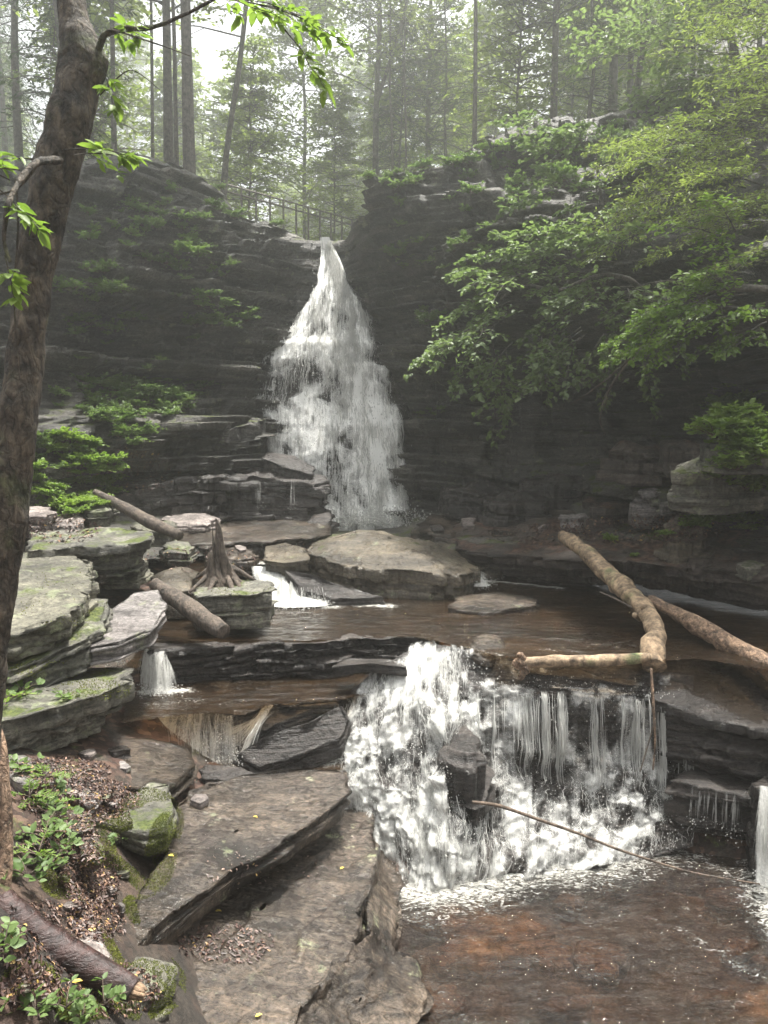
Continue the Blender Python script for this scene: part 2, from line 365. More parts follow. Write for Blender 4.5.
# ---------------------------------------------------------------- cliff amphitheatre (one terrain sheet)
CC = [
 (-620, [(900,4.5),(700,5.5),(560,6.5),(430,7.5),(330,8),(230,8.6),(120,9.2),(20,10.5)], 2),
 (-300, [(700,6.5),(600,8),(520,9),(440,10),(350,10.8),(260,11.4),(170,12.2),(110,13)], 2),
 (-60,  [(610,9),(545,10.3),(490,11.4),(435,12.5),(360,13.2),(280,13.8),(210,14.4),(165,15.6)], 1.2),
 (60,   [(575,10.3),(520,11.8),(470,12.8),(442,13.2),(385,14.8),(290,15.1),(222,15.4),(168,16.8)], .8),
 (130,  [(560,11.6),(515,13.8),(475,14.5),(432,14.6),(380,15.9),(275,16.2),(208,16.6),(152,18.2)], .6),
 (200,  [(552,12.5),(510,15.2),(468,15.7),(420,16.0),(375,16.9),(275,17.2),(222,17.6),(184,19.4)], .3),
 (250,  [(548,13.5),(510,16.1),(465,16.5),(412,17.0),(350,17.5),(290,17.9),(250,18.3),(214,20)], .5),
 (290,  [(545,14),(516,16.7),(470,17.1),(402,17.6),(345,18.1),(292,18.5),(262,18.8),(232,19.8)], 1),
 (325,  [(545,14),(522,17.0),(470,17.4),(400,17.8),(342,18.2),(290,18.8),(262,19.1),(241,19.6)], 1.6),
 (352,  [(545,14),(524,17.0),(470,17.4),(400,17.8),(342,18.2),(290,18.8),(255,19.1),(232,19.6)], 1.6),
 (376,  [(545,14),(522,17.0),(470,17.5),(400,17.9),(342,18.3),(285,18.6),(235,18.0),(186,18.4)], 1.2),
 (440,  [(545,13.5),(514,16.3),(465,17.0),(405,17.5),(345,17.4),(275,16.8),(222,16.4),(164,18.0)], 1.6),
 (510,  [(545,13),(510,15.4),(460,17.1),(400,18.0),(345,17.6),(310,15.4),(232,14.9),(142,18.2)], 2.4),
 (600,  [(548,12),(505,14),(450,16.4),(390,17.6),(345,17.2),(318,13.9),(240,13.7),(122,18)], 3),
 (690,  [(552,11),(500,12.6),(445,15.0),(385,16.2),(345,15.6),(322,12.4),(240,12.4),(98,17)], 4),
 (800,  [(556,9.5),(500,10.6),(445,12.8),(385,14.0),(350,13.4),(325,10.6),(240,10.6),(50,15)], 6),
 (1000, [(570,7.6),(520,8.6),(450,9.2),(385,9.5),(325,9.1),(270,8.6),(150,9.2),(-60,12)], 7),
 (1400, [(700,4.5),(600,5.2),(480,5.8),(380,6.2),(290,6),(200,6),(40,6.5),(-200,9)], 8)]
rowsP = []
for px, L, rise in CC:
    c_ = [W(px, y, Y) for y, Y in L]; rim = c_[-1]
    for dy, dz in ((3, .25), (10, .8), (28, 2.6), (58, 6.)):
        c_.append(np.array([rim[0]*(rim[1]+dy*.75)/rim[1], rim[1]+dy, rim[2]+dz*rise]))
    rowsP.append(c_)
CG = np.array(rowsP).transpose(1, 0, 2)      # rows, cols, 3
NU, NV = 760, 430
tu = np.interp(np.linspace(0, 1, NU), [0, .06, .93, 1], [0, 2, 15, 17])
tv = np.interp(np.linspace(0, 1, NV), [0, .82, 1], [0, 7.3, 11])
CS = crom(crom(CG, tv).transpose(1, 0, 2), tu).transpose(1, 0, 2)
CSmooth = CS.copy()
def strata_disp(G, amp=1., s=3, N=None):
    """push a sheet out of its face bed by bed: each bed of rock has its own offset and broken front"""
    if N is None: N = normals(G)
    N = N.copy()
    Hn = N.copy(); Hn[..., 2] = 0; hl = np.linalg.norm(Hn, axis=-1, keepdims=True); Hn = Hn/np.maximum(hl, .15)
    zz = G[..., 2]+.22*fbm(G*np.array([.18, .18, 0])+5, 3, s)*2
    d = 0
    for lam, a, fr in ((1.15, .75, .35), (.42, .55, .7), (.16, .24, 1.5)):
        q = zz/lam+.35*noise(np.stack([G[..., 0]*.15, G[..., 1]*.15, zz*0], -1), s+3); k = np.floor(q); f = q-k
        off = h1(k, s+int(lam*100))*2-1
        nn = noise(np.stack([G[..., 0]*fr, G[..., 1]*fr, k*7.3], -1), s+int(lam*31))
        # blocky along the bed
        bl = h1(np.floor(G[..., 0]*fr*1.6+h1(k, 9)*7)+k*131, s+5)*2-1
        d = d+a*(off*.45+nn*.65+bl*.6+.35*(f-.5))
    d = d+.05*fbm(G*3, 4, s+50)
    out_ = G+Hn*(d*amp*np.clip(hl[..., 0]*1.6, 0, 1))[..., None]
    # treads and risers where the ground leans back
    fl = np.clip(1-hl[..., 0], 0, 1)
    lam = .34; q = zz/lam; k = np.floor(q); f = q-k
    zt = (k+np.clip((f-.65)/.35, 0, 1)**1.0)*lam-zz
    out_[..., 2] += zt*np.clip(fl*2, 0, 1)*.55*np.clip(amp, 0, 1)+.10*fbm(G*1.1, 4, s+9)*np.clip(fl*1.5, 0, 1)
    return out_
Nc = normals(CS)
if Nc[200, 300, 1] > 0: Nc = -Nc
amp = np.ones((NV, NU)); amp[int(NV*.86):] *= .25
amp *= 1-.75*np.exp(-((tu-8.3)/1.3)**4)[None]
CS = strata_disp(CS, .85*amp[..., :], 3, Nc)
cliff = link('cliff', CS.reshape(-1, 3), gridfaces(NV, NU), M['cliff'])
tag(cliff, kind='structure')

# ---------------------------------------------------------------- ground / stream bed near the camera
GP = []
def g(px, py, Y, dz=0): p_ = W(px, py, Y); GP.append((p_[0], p_[1], p_[2]+dz))
for (x_, y_, z_) in [(0,5,-.4),(1,4,-.4),(2.5,5,-.4),(4,6,-.4),(5.5,5,-.2),(1,6.8,-.4),(3,7,-.3),(0,3,-.1),(2,2,-.2),(4,3,-.2),(8,4,1.),(10,8,2.2),(1,9,1.35),(3,9.3,1.4),(5,9.2,1.4),(2,11.5,1.4),(4,11.8,1.5),(0,9.5,1.45),(-1,9.2,1.5),(0,12,1.6),(0,14,1.7),(-2,15,2.0),(2,15,2.1),(-1,17,2.),(0,18,2.),(7,9,1.7),(6,13,2.2),(12,12,3),(-2.2,9,1.5),(-1,10.8,1.6),(-.6,7.9,.9),(-1.2,7.2,.6),(-.5,6,.1),(-.9,5.2,.1),(-.6,4,.1),(-.3,1.5,1.8),(0,0,2.2),(2,0,1.2),(-1.6,3.2,2.0),(-3,3,2.5),(-6,4,3.2),(-9,8,4.),(-3,1,2.6),(-3,-4,2.6),(3,-5,2),(9,-4,3),(-9,-5,4),(-5,8,1.9),(-5.5,10,2.4),(-14,8,6),(16,8,6),(-3.5,9.6,1.75),(-2.5,11,1.7),(-3.2,12.5,2.0),(4.5,13,2)]:
    GP.append((x_, y_, z_))
for q in [(60,780,5.7),(110,770,6.1),(60,900,4.3),(100,880,4.8),(60,980,3.5),(140,850,5.6),(30,820,4.7),(20,740,6.3),(120,930,4.4),(90,1000,3.6),(10,1000,3.1)]: g(*q)
GP = np.array(GP)
def rbf_fit(P):
    d = np.linalg.norm(P[:, None, :2]-P[None, :, :2], axis=-1)
    A = np.block([[d+np.eye(len(P))*-.05, np.ones((len(P), 1))], [np.ones((1, len(P))), np.zeros((1, 1))]])
    return np.linalg.solve(A, np.append(P[:, 2], 0))
GW = rbf_fit(GP)
def gz(x, y):
    x = np.asarray(x, float); y = np.asarray(y, float); s_ = np.full(x.shape, GW[-1])
    for wi, p_ in zip(GW[:-1], GP): s_ = s_+wi*np.hypot(x-p_[0], y-p_[1])
    return s_
gx = np.concatenate([np.linspace(-34, -6, 40, endpoint=False), np.linspace(-6, 6, 300, endpoint=False), np.linspace(6, 34, 40)])
gy = np.concatenate([np.linspace(-14, 2, 30, endpoint=False), np.linspace(2, 14, 300, endpoint=False), np.linspace(14, 19, 20)])
X, Y = np.meshgrid(gx, gy); Z = np.clip(gz(X, Y), -1, 9)
Z += .05*fbm(np.stack([X, Y, X*0], -1)*2.2, 5, 4)
ground = link('ground', np.stack([X, Y, Z], -1).reshape(-1, 3), gridfaces(len(gy), len(gx)), M['soil']); tag(ground, kind='structure')
bx = np.linspace(-.6, 6.5, 220); by = np.linspace(1, 8.2, 220); BX, BY = np.meshgrid(bx, by); BZ = -.26+.10*fbm(np.stack([BX, BY, BX*0], -1)*1.6, 5, 41)+.04*fbm(np.stack([BX, BY, BX*0], -1)*7, 3, 42)
o = link('stream_bed', np.stack([BX, BY, BZ], -1).reshape(-1, 3), gridfaces(220, 220), M['bed']); tag(o, kind='structure')

# ---------------------------------------------------------------- rocks
ROCKS = []
def rock(name, label, pts, thick, mat, seed=0, n=150, ringn=16, layers=None, loff=.05, inset=.0, dome=0., tamp=.02, jag=.03, cat='rock', down=(0, 0, -1), group=None, edge=.012, tf=2.5, terr=0., zplane=None):
    """pts: outline of the upper face, (px,py,Y) or (px,py,('z',z)); thick bed-by-bed side below it"""
    P = np.array([Wz(a, b, c[1]) if isinstance(c, tuple) else W(a, b, c) for a, b, c in pts])
    nP = len(P); seg = np.linalg.norm(np.roll(P, -1, 0)-P, axis=1); cum = np.concatenate([[0], np.cumsum(seg)])
    t_ = np.linspace(0, cum[-1], n, endpoint=False); PP = np.concatenate([P, P[:1]])
    O = np.stack([np.interp(t_, cum, PP[:, k]) for k in range(3)], 1)
    O = (np.roll(O, 1, 0)+2*O+np.roll(O, -1, 0))/4
    c = O.mean(0); rad = O-c; rh = rad.copy(); rh[:, 2] = 0; rl = np.linalg.norm(rh, axis=1, keepdims=True); rd = rh/np.maximum(rl, 1e-6)
    size = rl.mean()
    O = O+rd*(jag*fbm(O*np.array([3, 3, 3.])+seed, 4, seed)*2)[:, None]
    rows = []; Os = O.copy(); kk = max(3, n//10)
    for _ in range(2): Os = sum(np.roll(Os, j, 0) for j in range(-kk, kk+1))/(2*kk+1)
    for r in np.linspace(0.03, 1, ringn):
        q = c+((Os-c)*(1-r**3)+(O-c)*r**3)*r
        q[:, 2] += dome*(1-r**2.6)+tamp*fbm(q*tf+seed*3, 5, seed)*2*min(1, (1-r)*5+.25)
        if terr: 
            zz = (q[:, 0]*.35-q[:, 1]*.55)/terr+2.2*fbm(q*.8+seed, 4, seed+2); q[:, 2] += .036*(np.floor(zz)-zz+np.clip((zz-np.floor(zz)-.9)/.1, 0, 1))
        rows.append(q)
    L = layers or max(2, int(thick/.07)); rg = np.random.default_rng(seed+11)
    b = np.sort(rg.random(L-1)) if L > 1 else np.array([]); b = np.concatenate([[0], b*.9+.05, [1]])
    dn = np.array(down, float); th = np.arange(n)
    last = rows[-1]
    for k in range(L):
        off = (rg.random()-.6)*2*loff*(k > 0)-inset*((b[k]+b[k+1])/2)**1.2
        base = last*0+O
        cx = np.stack([np.cos(th/n*6.283)*size*2.2, np.sin(th/n*6.283)*size*2.2, np.full(n, k*3.7+seed)], 1)
        nn = fbm(cx*2.1, 5, seed+k)*loff*2.3
        for j, (f, e) in enumerate(((0, -edge), (.18, 0), (.85, 0), (1, -edge*.8))):
            tt = (b[k]+(b[k+1]-b[k])*f)*thick
            q = base+rd*(off+nn+e+.3*loff*noise(cx*6+j, seed))[:, None]+dn*tt
            q[:, 2] += .25*loff*noise(cx*2+9, seed+k)
            rows.append(q)
    rows.append(c+dn*thick+(rows[-1]-c-dn*thick)*.5); rows.append(np.repeat((c+dn*thick)[None], n, 0)+rd*.01)
    G = np.array(rows)
    G += .25*loff*np.stack([fbm(G*5+seed, 3, seed+70+k) for k in range(3)], -1)
    o = link(name, G.reshape(-1, 3)-c, gridfaces(len(rows), n, True)[:, ::-1], mat, loc=c)
    ROCKS.append((G.reshape(-1, 3), gridfaces(len(rows), n, True)))
    return tag(o, label, cat, group)
zz_ = lambda v: ('z', v)
S = 'rock_slab'
# foreground slabs
rock(S, 'broad wet brown slab filling the bottom centre, below the curved ledge slab', [(372,812,zz_(.50)),(374,880,zz_(.47)),(362,935,zz_(.45)),(300,1010,zz_(.45)),(262,1090,zz_(.45)),(60,1120,zz_(.62)),(95,985,zz_(.66)),(130,930,zz_(.66)),(190,860,zz_(.62)),(290,800,zz_(.58)),(350,790,zz_(.52))], .55, M['wet_brown'], 3, n=440, ringn=100, tamp=.016, jag=.06, loff=.06, tf=3, terr=.35)
rock(S, 'curved flat slab with a pale broken rim, above the wet brown slab', [(345,772,zz_(.95)),(352,790,zz_(.93)),(322,815,zz_(.93)),(280,842,zz_(.93)),(235,868,zz_(.94)),(190,900,zz_(.95)),(150,930,zz_(.97)),(127,958,zz_(.98)),(120,935,zz_(1.0)),(140,890,zz_(1.02)),(165,850,zz_(1.03)),(172,815,zz_(1.04)),(190,790,zz_(1.02)),(250,772,zz_(.98)),(300,768,zz_(.96))], .22, M['wet_brown'], 5, n=400, ringn=80, tamp=.012, jag=.04, loff=.035, inset=.06, layers=5, terr=.3)
rock(S, 'ragged folded grey rock edge at the bottom beside the lower pool', [(372,930,zz_(.40)),(385,925,zz_(.32)),(395,950,zz_(.22)),(420,960,zz_(.12)),(415,1000,zz_(.12)),(380,1060,zz_(.15)),(290,1090,zz_(.3)),(290,1010,zz_(.42)),(340,960,zz_(.44))], .5, M['rim'], 9, n=240, ringn=40, tamp=.07, jag=.08, loff=.08, tf=3.5)
rock(S, 'dark submerged rock lip under the fast water, right of the ragged edge', [(372,812,zz_(.3)),(395,860,zz_(.12)),(398,930,zz_(.1)),(385,950,zz_(.2)),(366,930,zz_(.35)),(366,860,zz_(.4))], .4, M['wet_brown'], 19, n=140, tamp=.05, jag=.06, loff=.06)
# ledge under the mid pool
rock('rock_ledge', 'long black layered ledge below the upper pool, left of the cascade', [(150,650,zz_(1.80)),(190,647,zz_(1.80)),(250,645,zz_(1.79)),(310,643,zz_(1.80)),(360,640,zz_(1.79)),(405,637,zz_(1.80)),(438,638,zz_(1.79)),(430,618,zz_(1.66)),(330,610,zz_(1.6)),(220,618,zz_(1.66)),(160,632,zz_(1.78))], .52, M['wet_dark'], 12, n=640, ringn=14, layers=13, loff=.11, inset=.05, tamp=.035, jag=.1, edge=.02, cat='rock ledge')
rock(S, 'thin flat wet stone at the right end of the black ledge', [(330,667,8.0),(372,664,8.0),(408,668,8.05),(400,660,8.4),(345,658,8.4)], .10, M['wet_dark'], 21, layers=2, loff=.02, n=90)
rock('rock_ledge', 'brown wet step below the black ledge, water spilling over it', [(130,722,7.7),(155,716,7.7),(200,712,7.62),(240,715,7.6),(262,705,7.75),(330,700,7.9),(350,690,8.25),(300,686,8.6),(150,686,8.6),(125,700,8.2)], .55, M['wet_brown'], 23, n=260, ringn=24, layers=7, loff=.06, inset=.14, tamp=.03, jag=.05, cat='rock ledge')
rock(S, 'black tilted slab pointing down left, beside the white cascade', [(236,755,7.3),(262,738,7.35),(310,722,7.5),(345,705,7.75),(352,718,7.65),(340,738,7.5),(300,752,7.35),(255,768,7.2)], .22, M['wet_dark'], 25, n=180, layers=4, loff=.04, tamp=.04)
rock(S, 'narrow black tilted slab behind the other tilted slab', [(205,745,7.55),(232,722,7.6),(280,705,7.8),(318,695,8.0),(322,704,7.9),(285,720,7.7),(240,745,7.5)], .2, M['wet_dark'], 27, n=140, layers=4, loff=.04)
rock(S, 'small dark wedge rock at the foot of the small left fall', [(196,770,7.0),(205,764,7.15),(240,768,7.15),(258,775,7.05),(240,782,6.95),(200,780,6.95)], .14, M['wet_dark'], 29, n=90, layers=3, loff=.02)
rock(S, 'brown wet stone splashed by the small left fall', [(185,770,7.2),(197,778,7.0),(190,795,6.8),(168,792,6.85),(165,775,7.1)], .2, M['wet_brown'], 30, n=90, layers=3, loff=.02)
# left bank stack
rock(S, 'big pale tilted lichen slab at the left edge, beside the trunk', [(-60,650,6.4),(20,632,6.6),(60,618,6.8),(85,600,7.3),(92,582,8.2),(96,560,9.3),(60,553,9.6),(-20,552,9.4),(-90,560,8.5)], .28, M['dry'], 31, n=280, ringn=40, layers=3, loff=.09, tamp=.05, jag=.08, inset=.05, terr=.25)
rock(S, 'mossy broken slab lying under the big pale slab', [(-40,690,6.3),(30,664,6.6),(75,645,6.9),(112,618,7.4),(108,600,7.9),(80,600,7.9),(0,640,7.2)], .28, M['mossy'], 33, n=200, layers=5, loff=.07, tamp=.05, jag=.06)
rock(S, 'smooth grey slab tilted to the left between pale slab and leaning log', [(90,648,7.0),(118,642,7.1),(150,628,7.5),(166,606,8.1),(158,590,8.6),(135,592,8.7),(112,610,8.1),(96,630,7.5)], .17, M['grey'], 35, n=180, ringn=26, layers=4, loff=.03, tamp=.02)
rock('boulder', 'long undercut boulder with moss and orange lichen on top, left of the small fall', [(-30,728,5.6),(40,712,5.9),(95,697,6.3),(135,680,6.8),(134,668,7.2),(90,668,7.4),(20,680,7.0),(-40,700,6.4)], .45, M['mossy'], 37, n=260, ringn=26, layers=7, loff=.07, inset=.30, tamp=.035, jag=.05, cat='boulder')
rock('boulder', 'flat mossy boulder with an undercut right end, behind the pale slab', [(28,552,9.3),(80,548,9.5),(130,545,9.8),(152,540,10.3),(150,532,10.9),(100,528,11.3),(30,532,10.9)], .42, M['mossy'], 39, n=180, layers=6, loff=.08, inset=.25, tamp=.05, cat='boulder')
rock('boulder', 'squat boulder with green lichen face beside the leaning log', [(196,598,8.9),(235,594,8.9),(274,592,9.0),(274,582,9.5),(235,580,9.9),(196,586,9.7)], .42, M['mossy'], 41, n=160, layers=6, loff=.05, inset=.04, tamp=.04, cat='boulder')
rock('boulder', 'rounded dark boulder behind the squat lichen boulder', [(150,578,10.3),(180,566,10.6),(200,572,10.8),(190,590,9.9),(160,592,9.8)], .35, M['boulder'], 43, n=120, layers=4, loff=.06, dome=.12, cat='boulder')
for k, (a, b, Y0, wx, hy, th_, mt, lb) in enumerate([
  (120,562,11.0,26,8,.25,'dry','pale flat stone left of the stump'), (60,520,12,28,7,.3,'purple','pinkish flat stone under the green bank'),
  (155,525,13,22,6,.25,'dry','low grey stone under the fallen branch'), (232,555,12.3,30,6,.22,'wet_brown','wet brown shelf stone behind the stump'),
  (190,520,14,30,7,.25,'purple','flat pale stone in front of the dark left outcrop'), (245,530,14.5,34,7,.3,'wet_brown','wide low wet stone below the dark outcrop'),
  (98,505,12.6,22,6,.25,'mossy','green capped stone at the foot of the bank'), (178,548,11.6,18,6,.2,'mossy','small mossy stone beside the stump roots'),
  (140,600,9.6,14,6,.15,'mossy','little mossy stone above the smooth grey slab'), (30,512,11.6,24,6,.3,'purple','pale stone at the left edge below the bank')]):
    rock('stone', lb, [(a-wx,b+hy*.3,Y0-.1),(a-wx*.4,b+hy,Y0-.5),(a+wx*.6,b+hy*.9,Y0-.5),(a+wx,b,Y0),(a+wx*.5,b-hy,Y0+.6),(a-wx*.6,b-hy*.8,Y0+.5)], th_, M[mt], 50+k, n=110, ringn=12, layers=4, loff=.05, tamp=.06, dome=.03, cat='stone', inset=-.03, jag=.09)
# middle stones
rock('boulder', 'big ochre domed boulder in front of the waterfall', [(306,550,12.2),(325,562,11.7),(370,568,11.4),(420,572,11.2),(462,576,11.2),(480,570,11.7),(452,550,12.6),(405,538,13.4),(350,534,13.5),(318,540,13)], .75, M['boulder'], 71, n=300, ringn=34, layers=6, loff=.07, dome=.26, tamp=.05, jag=.08, cat='boulder', inset=-.05)
rock('boulder', 'low ochre boulder right of the domed boulder, behind the spill', [(440,562,13.2),(470,572,12.7),(500,566,12.8),(503,556,13.2),(470,545,14),(430,540,14.3),(420,550,13.8)], .5, M['boulder'], 73, n=180, ringn=24, layers=5, loff=.06, dome=.1, tamp=.04, cat='boulder')
rock(S, 'pale capped stone tilted over the left white chute', [(263,560,11.6),(285,563,11.3),(310,560,11.5),(306,548,12.2),(285,543,12.6),(266,546,12.3)], .28, M['boulder'], 75, n=120, layers=4, loff=.04, inset=.15)
rock(S, 'dark slanting stone between the white chute and the domed boulder', [(285,570,11.3),(310,575,11.1),(360,592,10.9),(385,598,10.8),(330,598,10.7),(300,590,10.8)], .25, M['wet_dark'], 77, n=140, layers=4, loff=.05, tamp=.05)
rock('boulder', 'dark pointed rock at the left foot of the waterfall', [(305,524,15.2),(318,528,15.0),(332,520,15.2),(330,512,15.6),(314,514,15.7)], .3, M['wet_dark'], 79, n=90, layers=3, loff=.04, dome=.05, cat='boulder')
rock('boulder', 'smooth dark overhanging boulder left of the waterfall', [(262,458,16.1),(285,468,15.8),(312,474,15.8),(316,468,16.1),(295,456,16.7),(268,452,16.8)], .34, M['wet_dark'], 81, n=140, layers=3, loff=.04, dome=.08, inset=.1, cat='boulder')
rock('rock_ledge', 'dark outcrop of stacked beds left of the waterfall base', [(110,500,14.0),(180,478,14.7),(250,476,15.3),(305,484,15.6),(318,478,15.9),(300,468,16.5),(250,462,16.6),(160,465,15.8)], 1.0, M['wet_dark'], 83, n=400, ringn=20, layers=12, loff=.16, tamp=.08, jag=.2, inset=-.3, cat='rock ledge', edge=.02)
rock('rock_ledge', 'grey bedded step above the dark outcrop', [(100,455,14.9),(170,440,15.4),(240,428,16.1),(262,420,16.7),(220,412,17.0),(120,430,16)], .6, M['cliff'], 85, n=300, ringn=14, layers=7, loff=.15, tamp=.08, jag=.16, cat='rock ledge', edge=.02)
# floor left of the falls foot, and the right shelf
rock(S, 'flat brown rock floor at the foot of the waterfall, left part', [(180,545,12.6),(260,542,12.9),(330,535,13.6),(330,522,15.5),(230,515,16),(150,522,14.6)], .35, M['wet_brown'], 87, n=200, ringn=20, layers=4, loff=.05, tamp=.05)
rock('rock_ledge', 'leaf strewn rock shelf under the right cliff, behind the fallen log', [(470,552,12.9),(520,556,12.2),(570,560,11.5),(640,563,11.0),(720,572,10.2),(820,585,9.3),(960,600,8.4),(1000,540,9.5),(800,505,12),(640,500,14.6),(500,505,16.4),(430,520,16.2)], .5, M['shelf'], 89, n=520, ringn=60, layers=7, loff=.12, inset=1.1, tamp=.07, jag=.14, tf=1.4, cat='rock ledge')
rock('rock_ledge', 'brown ledge floor right of the waterfall foot', [(412,530,14.6),(470,545,13.6),(520,548,13.2),(560,540,13.8),(520,518,16),(430,515,16.4)], .5, M['wet_brown'], 90, n=240, ringn=20, layers=6, loff=.08, tamp=.06, cat='rock ledge')
rock(S, 'dark angular rock ledge right of the cascade, under the fallen logs', [(660,700,7.75),(700,712,7.6),(768,728,7.35),(860,745,7.0),(900,690,8.2),(768,655,8.7),(700,652,8.7),(660,660,8.4)], .62, M['wet_dark'], 91, n=340, ringn=40, layers=10, loff=.10, tamp=.06, jag=.08, inset=.1, tf=3)
rock(S, 'lower black step right of the cascade base', [(672,782,7.45),(720,790,7.3),(780,800,7.1),(860,810,6.9),(860,770,7.6),(700,760,7.9)], .5, M['wet_dark'], 93, n=220, ringn=16, layers=6, loff=.07, tamp=.05, inset=.05)
rock(S, 'black block at the right edge under the edge fall', [(752,784,7.1),(758,790,6.87),(790,796,6.8),(900,810,6.6),(960,780,7.2),(780,772,7.5)], .95, M['wet_dark'], 94, n=200, ringn=16, layers=8, loff=.07, tamp=.05, inset=-.05)
rock(S, 'flat dark rock at the brink between upper pool and cascade', [(520,672,8.0),(600,680,7.95),(665,690,7.9),(665,668,8.3),(590,655,8.5),(520,660,8.3)], .2, M['wet_dark'], 95, n=160, layers=3, loff=.04, tamp=.03)
rock('boulder', 'low brown rock breaking the surface at the cascade brink', [(465,652,8.35),(490,660,8.2),(508,650,8.4),(500,636,8.8),(478,636,8.8)], .15, M['wet_brown'], 97, n=90, layers=3, dome=.06, cat='boulder')
rock('boulder', 'long low rock just breaking the upper pool surface', [(448,608,10.3),(490,612,10.1),(535,606,10.4),(540,598,10.8),(500,592,11.2),(460,596,11)], .12, M['wet_brown'], 98, n=110, layers=2, dome=.05, cat='boulder')
rock('boulder', 'black craggy rock face standing in the white cascade', [(446,758,7.22),(460,768,7.12),(474,770,7.08),(484,756,7.15),(481,738,7.4),(466,726,7.6),(450,736,7.5)], .7, M['wet_dark'], 99, n=200, ringn=20, layers=5, loff=.07, dome=.07, tamp=.05, inset=-.14, cat='boulder', jag=.07)
# BVH over ground + rocks for resting small things
def bvh_all():
    V = [np.stack([X, Y, Z], -1).reshape(-1, 3)]; Fs = [gridfaces(len(gy), len(gx))]; n_ = len(V[0])
    for v, f in ROCKS: V.append(v); Fs.append(f+n_); n_ += len(v)
    V.append(CS.reshape(-1, 3)); Fs.append(gridfaces(NV, NU)+n_)
    return BVHTree.FromPolygons(np.concatenate(V).tolist(), np.concatenate(Fs).tolist())
BV = bvh_all()
def hit(px, py, maxd=60):
    d = Vector(ray(px, py)).normalized(); l, n_, i, dd = BV.ray_cast(Vector((0, 0, CAMZ)), d, maxd)
    if l is not None and n_.dot(d) > 0: n_ = -n_
    return l, n_
def dropz(x, y, z0=30):
    l, n_, i, dd = BV.ray_cast(Vector((x, y, z0)), Vector((0, 0, -1)))
    if l is not None and n_.z < 0: n_ = -n_
    return l, n_

# right cliff boulders
for k, (a, b, Y0, wx, hy, dm, mt, lb) in enumerate([
  (715,468,10.6,48,13,.25,'mossy','mossy boulder with small plants under the right overhang'), (684,524,11.0,16,9,.25,'boulder','tan upright block below the mossy boulder'),
  (645,452,13,34,9,.25,'shelf','reddish rubble rock in the dark recess'), (690,446,12.4,26,9,.2,'shelf','reddish rubble rock beside the mossy boulder'),
  (612,505,13.2,24,7,.2,'shelf','brown rounded rock at the back of the shelf'), (572,517,13.2,14,3.5,.08,'grey','small pale stone on the shelf near the log top'),
  (655,492,12.4,16,8,.12,'grey','whitish rock lump in front of the rubble'), (520,500,15.4,40,7,.2,'wet_dark','low dark bench rock right of the waterfall'),
  (745,430,9.8,36,14,.3,'mossy','dark leafy boulder at the right edge'), (475,490,16,36,8,.2,'wet_dark','dark bedded block right beside the waterfall'), (560,480,15.4,40,8,.2,'wet_dark','dim bedded block deep in the recess')]):
    lq, nq = hit(a, b+hy+9)
    if lq is not None: Y0 = min(Y0, lq.y)
    bz = lq.z if lq is not None else W(a, b+hy, Y0)[2]-.3; ph = np.random.default_rng(400+k).uniform(.75, 1.2, 9); hh = hy*.55
    O_ = [(a-wx*math.cos(q)*ph[j], b-hh*math.sin(q)*ph[j], Y0+.35*wx/30*(math.sin(q))) for j, q in enumerate(np.linspace(0, 6.283, 9, endpoint=False)[::-1]+3.6)]
    rock('boulder', lb, O_, max(.25, W(a, b, Y0)[2]-bz+.15), M[mt], 110+k, n=170, ringn=20, layers=4, loff=.06, tamp=.10, dome=dm*.5, cat='boulder', inset=-.16, jag=.12)
# bank stones
rock('stone', 'pale rounded stone by the trunk at the top of the near bank', [(2,772,5.3),(20,780,5.1),(55,782,5.2),(52,768,5.6),(25,756,5.8),(5,756,5.7)], .12, M['grey'], 130, n=90, layers=2, dome=.03, cat='stone')
rock('stone', 'mossy flat stone in the middle of the near bank', [(60,826,4.95),(78,834,4.85),(92,830,4.9),(90,814,5.2),(70,812,5.2),(58,818,5.1)], .07, M['dry'], 131, n=80, layers=2, cat='stone', loff=.015)
rock('stone', 'oval grey stone low in the leaf litter', [(80,856,4.6),(98,862,4.55),(104,848,4.75),(95,836,4.9),(82,838,4.85)], .06, M['dry'], 132, n=80, layers=2, dome=.02, cat='stone', loff=.01)
rock(S, 'dark flat slab under the wet log on the near bank', [(28,900,4.3),(70,905,4.35),(95,930,4.15),(120,965,3.85),(85,1003,3.6),(55,995,3.6),(35,950,3.9)], .07, M['purple'], 133, n=120, layers=2, loff=.02)
rock(S, 'yellowish slab corner with a mossy end at the edge of the near bank', [(120,826,5.45),(128,796,5.95),(150,782,6.2),(168,784,6.2),(172,808,5.75),(166,826,5.45),(145,832,5.35)], .20, M['mossy'], 134, n=130, layers=4, loff=.03)
rock(S, 'dark wet slab at the back of the near bank under the undercut boulder', [(60,775,6.1),(100,786,6.0),(140,790,6.05),(172,784,6.2),(196,766,6.75),(190,748,7.1),(150,738,7.2),(100,738,7.0),(50,748,6.5)], .12, M['wet_brown'], 135, n=120, layers=3, loff=.03)
rock('stone', 'thin long stone in the reddish leaf litter', [(88,820,5.05),(118,826,5.05),(132,822,5.15),(128,814,5.3),(96,812,5.2)], .05, M['purple'], 136, n=80, layers=2, cat='stone', loff=.01)
rock('stone', 'tilted slate at the back of the leaf litter', [(70,800,5.5),(92,806,5.45),(100,796,5.65),(85,786,5.8)], .06, M['grey'], 137, n=70, layers=2, cat='stone', loff=.01)
rock('stone', 'bare brown stone halfway down the near bank', [(22,868,4.4),(40,872,4.4),(48,858,4.6),(35,848,4.7),(20,855,4.5)], .06, M['purple'], 138, n=70, layers=2, cat='stone', loff=.01)
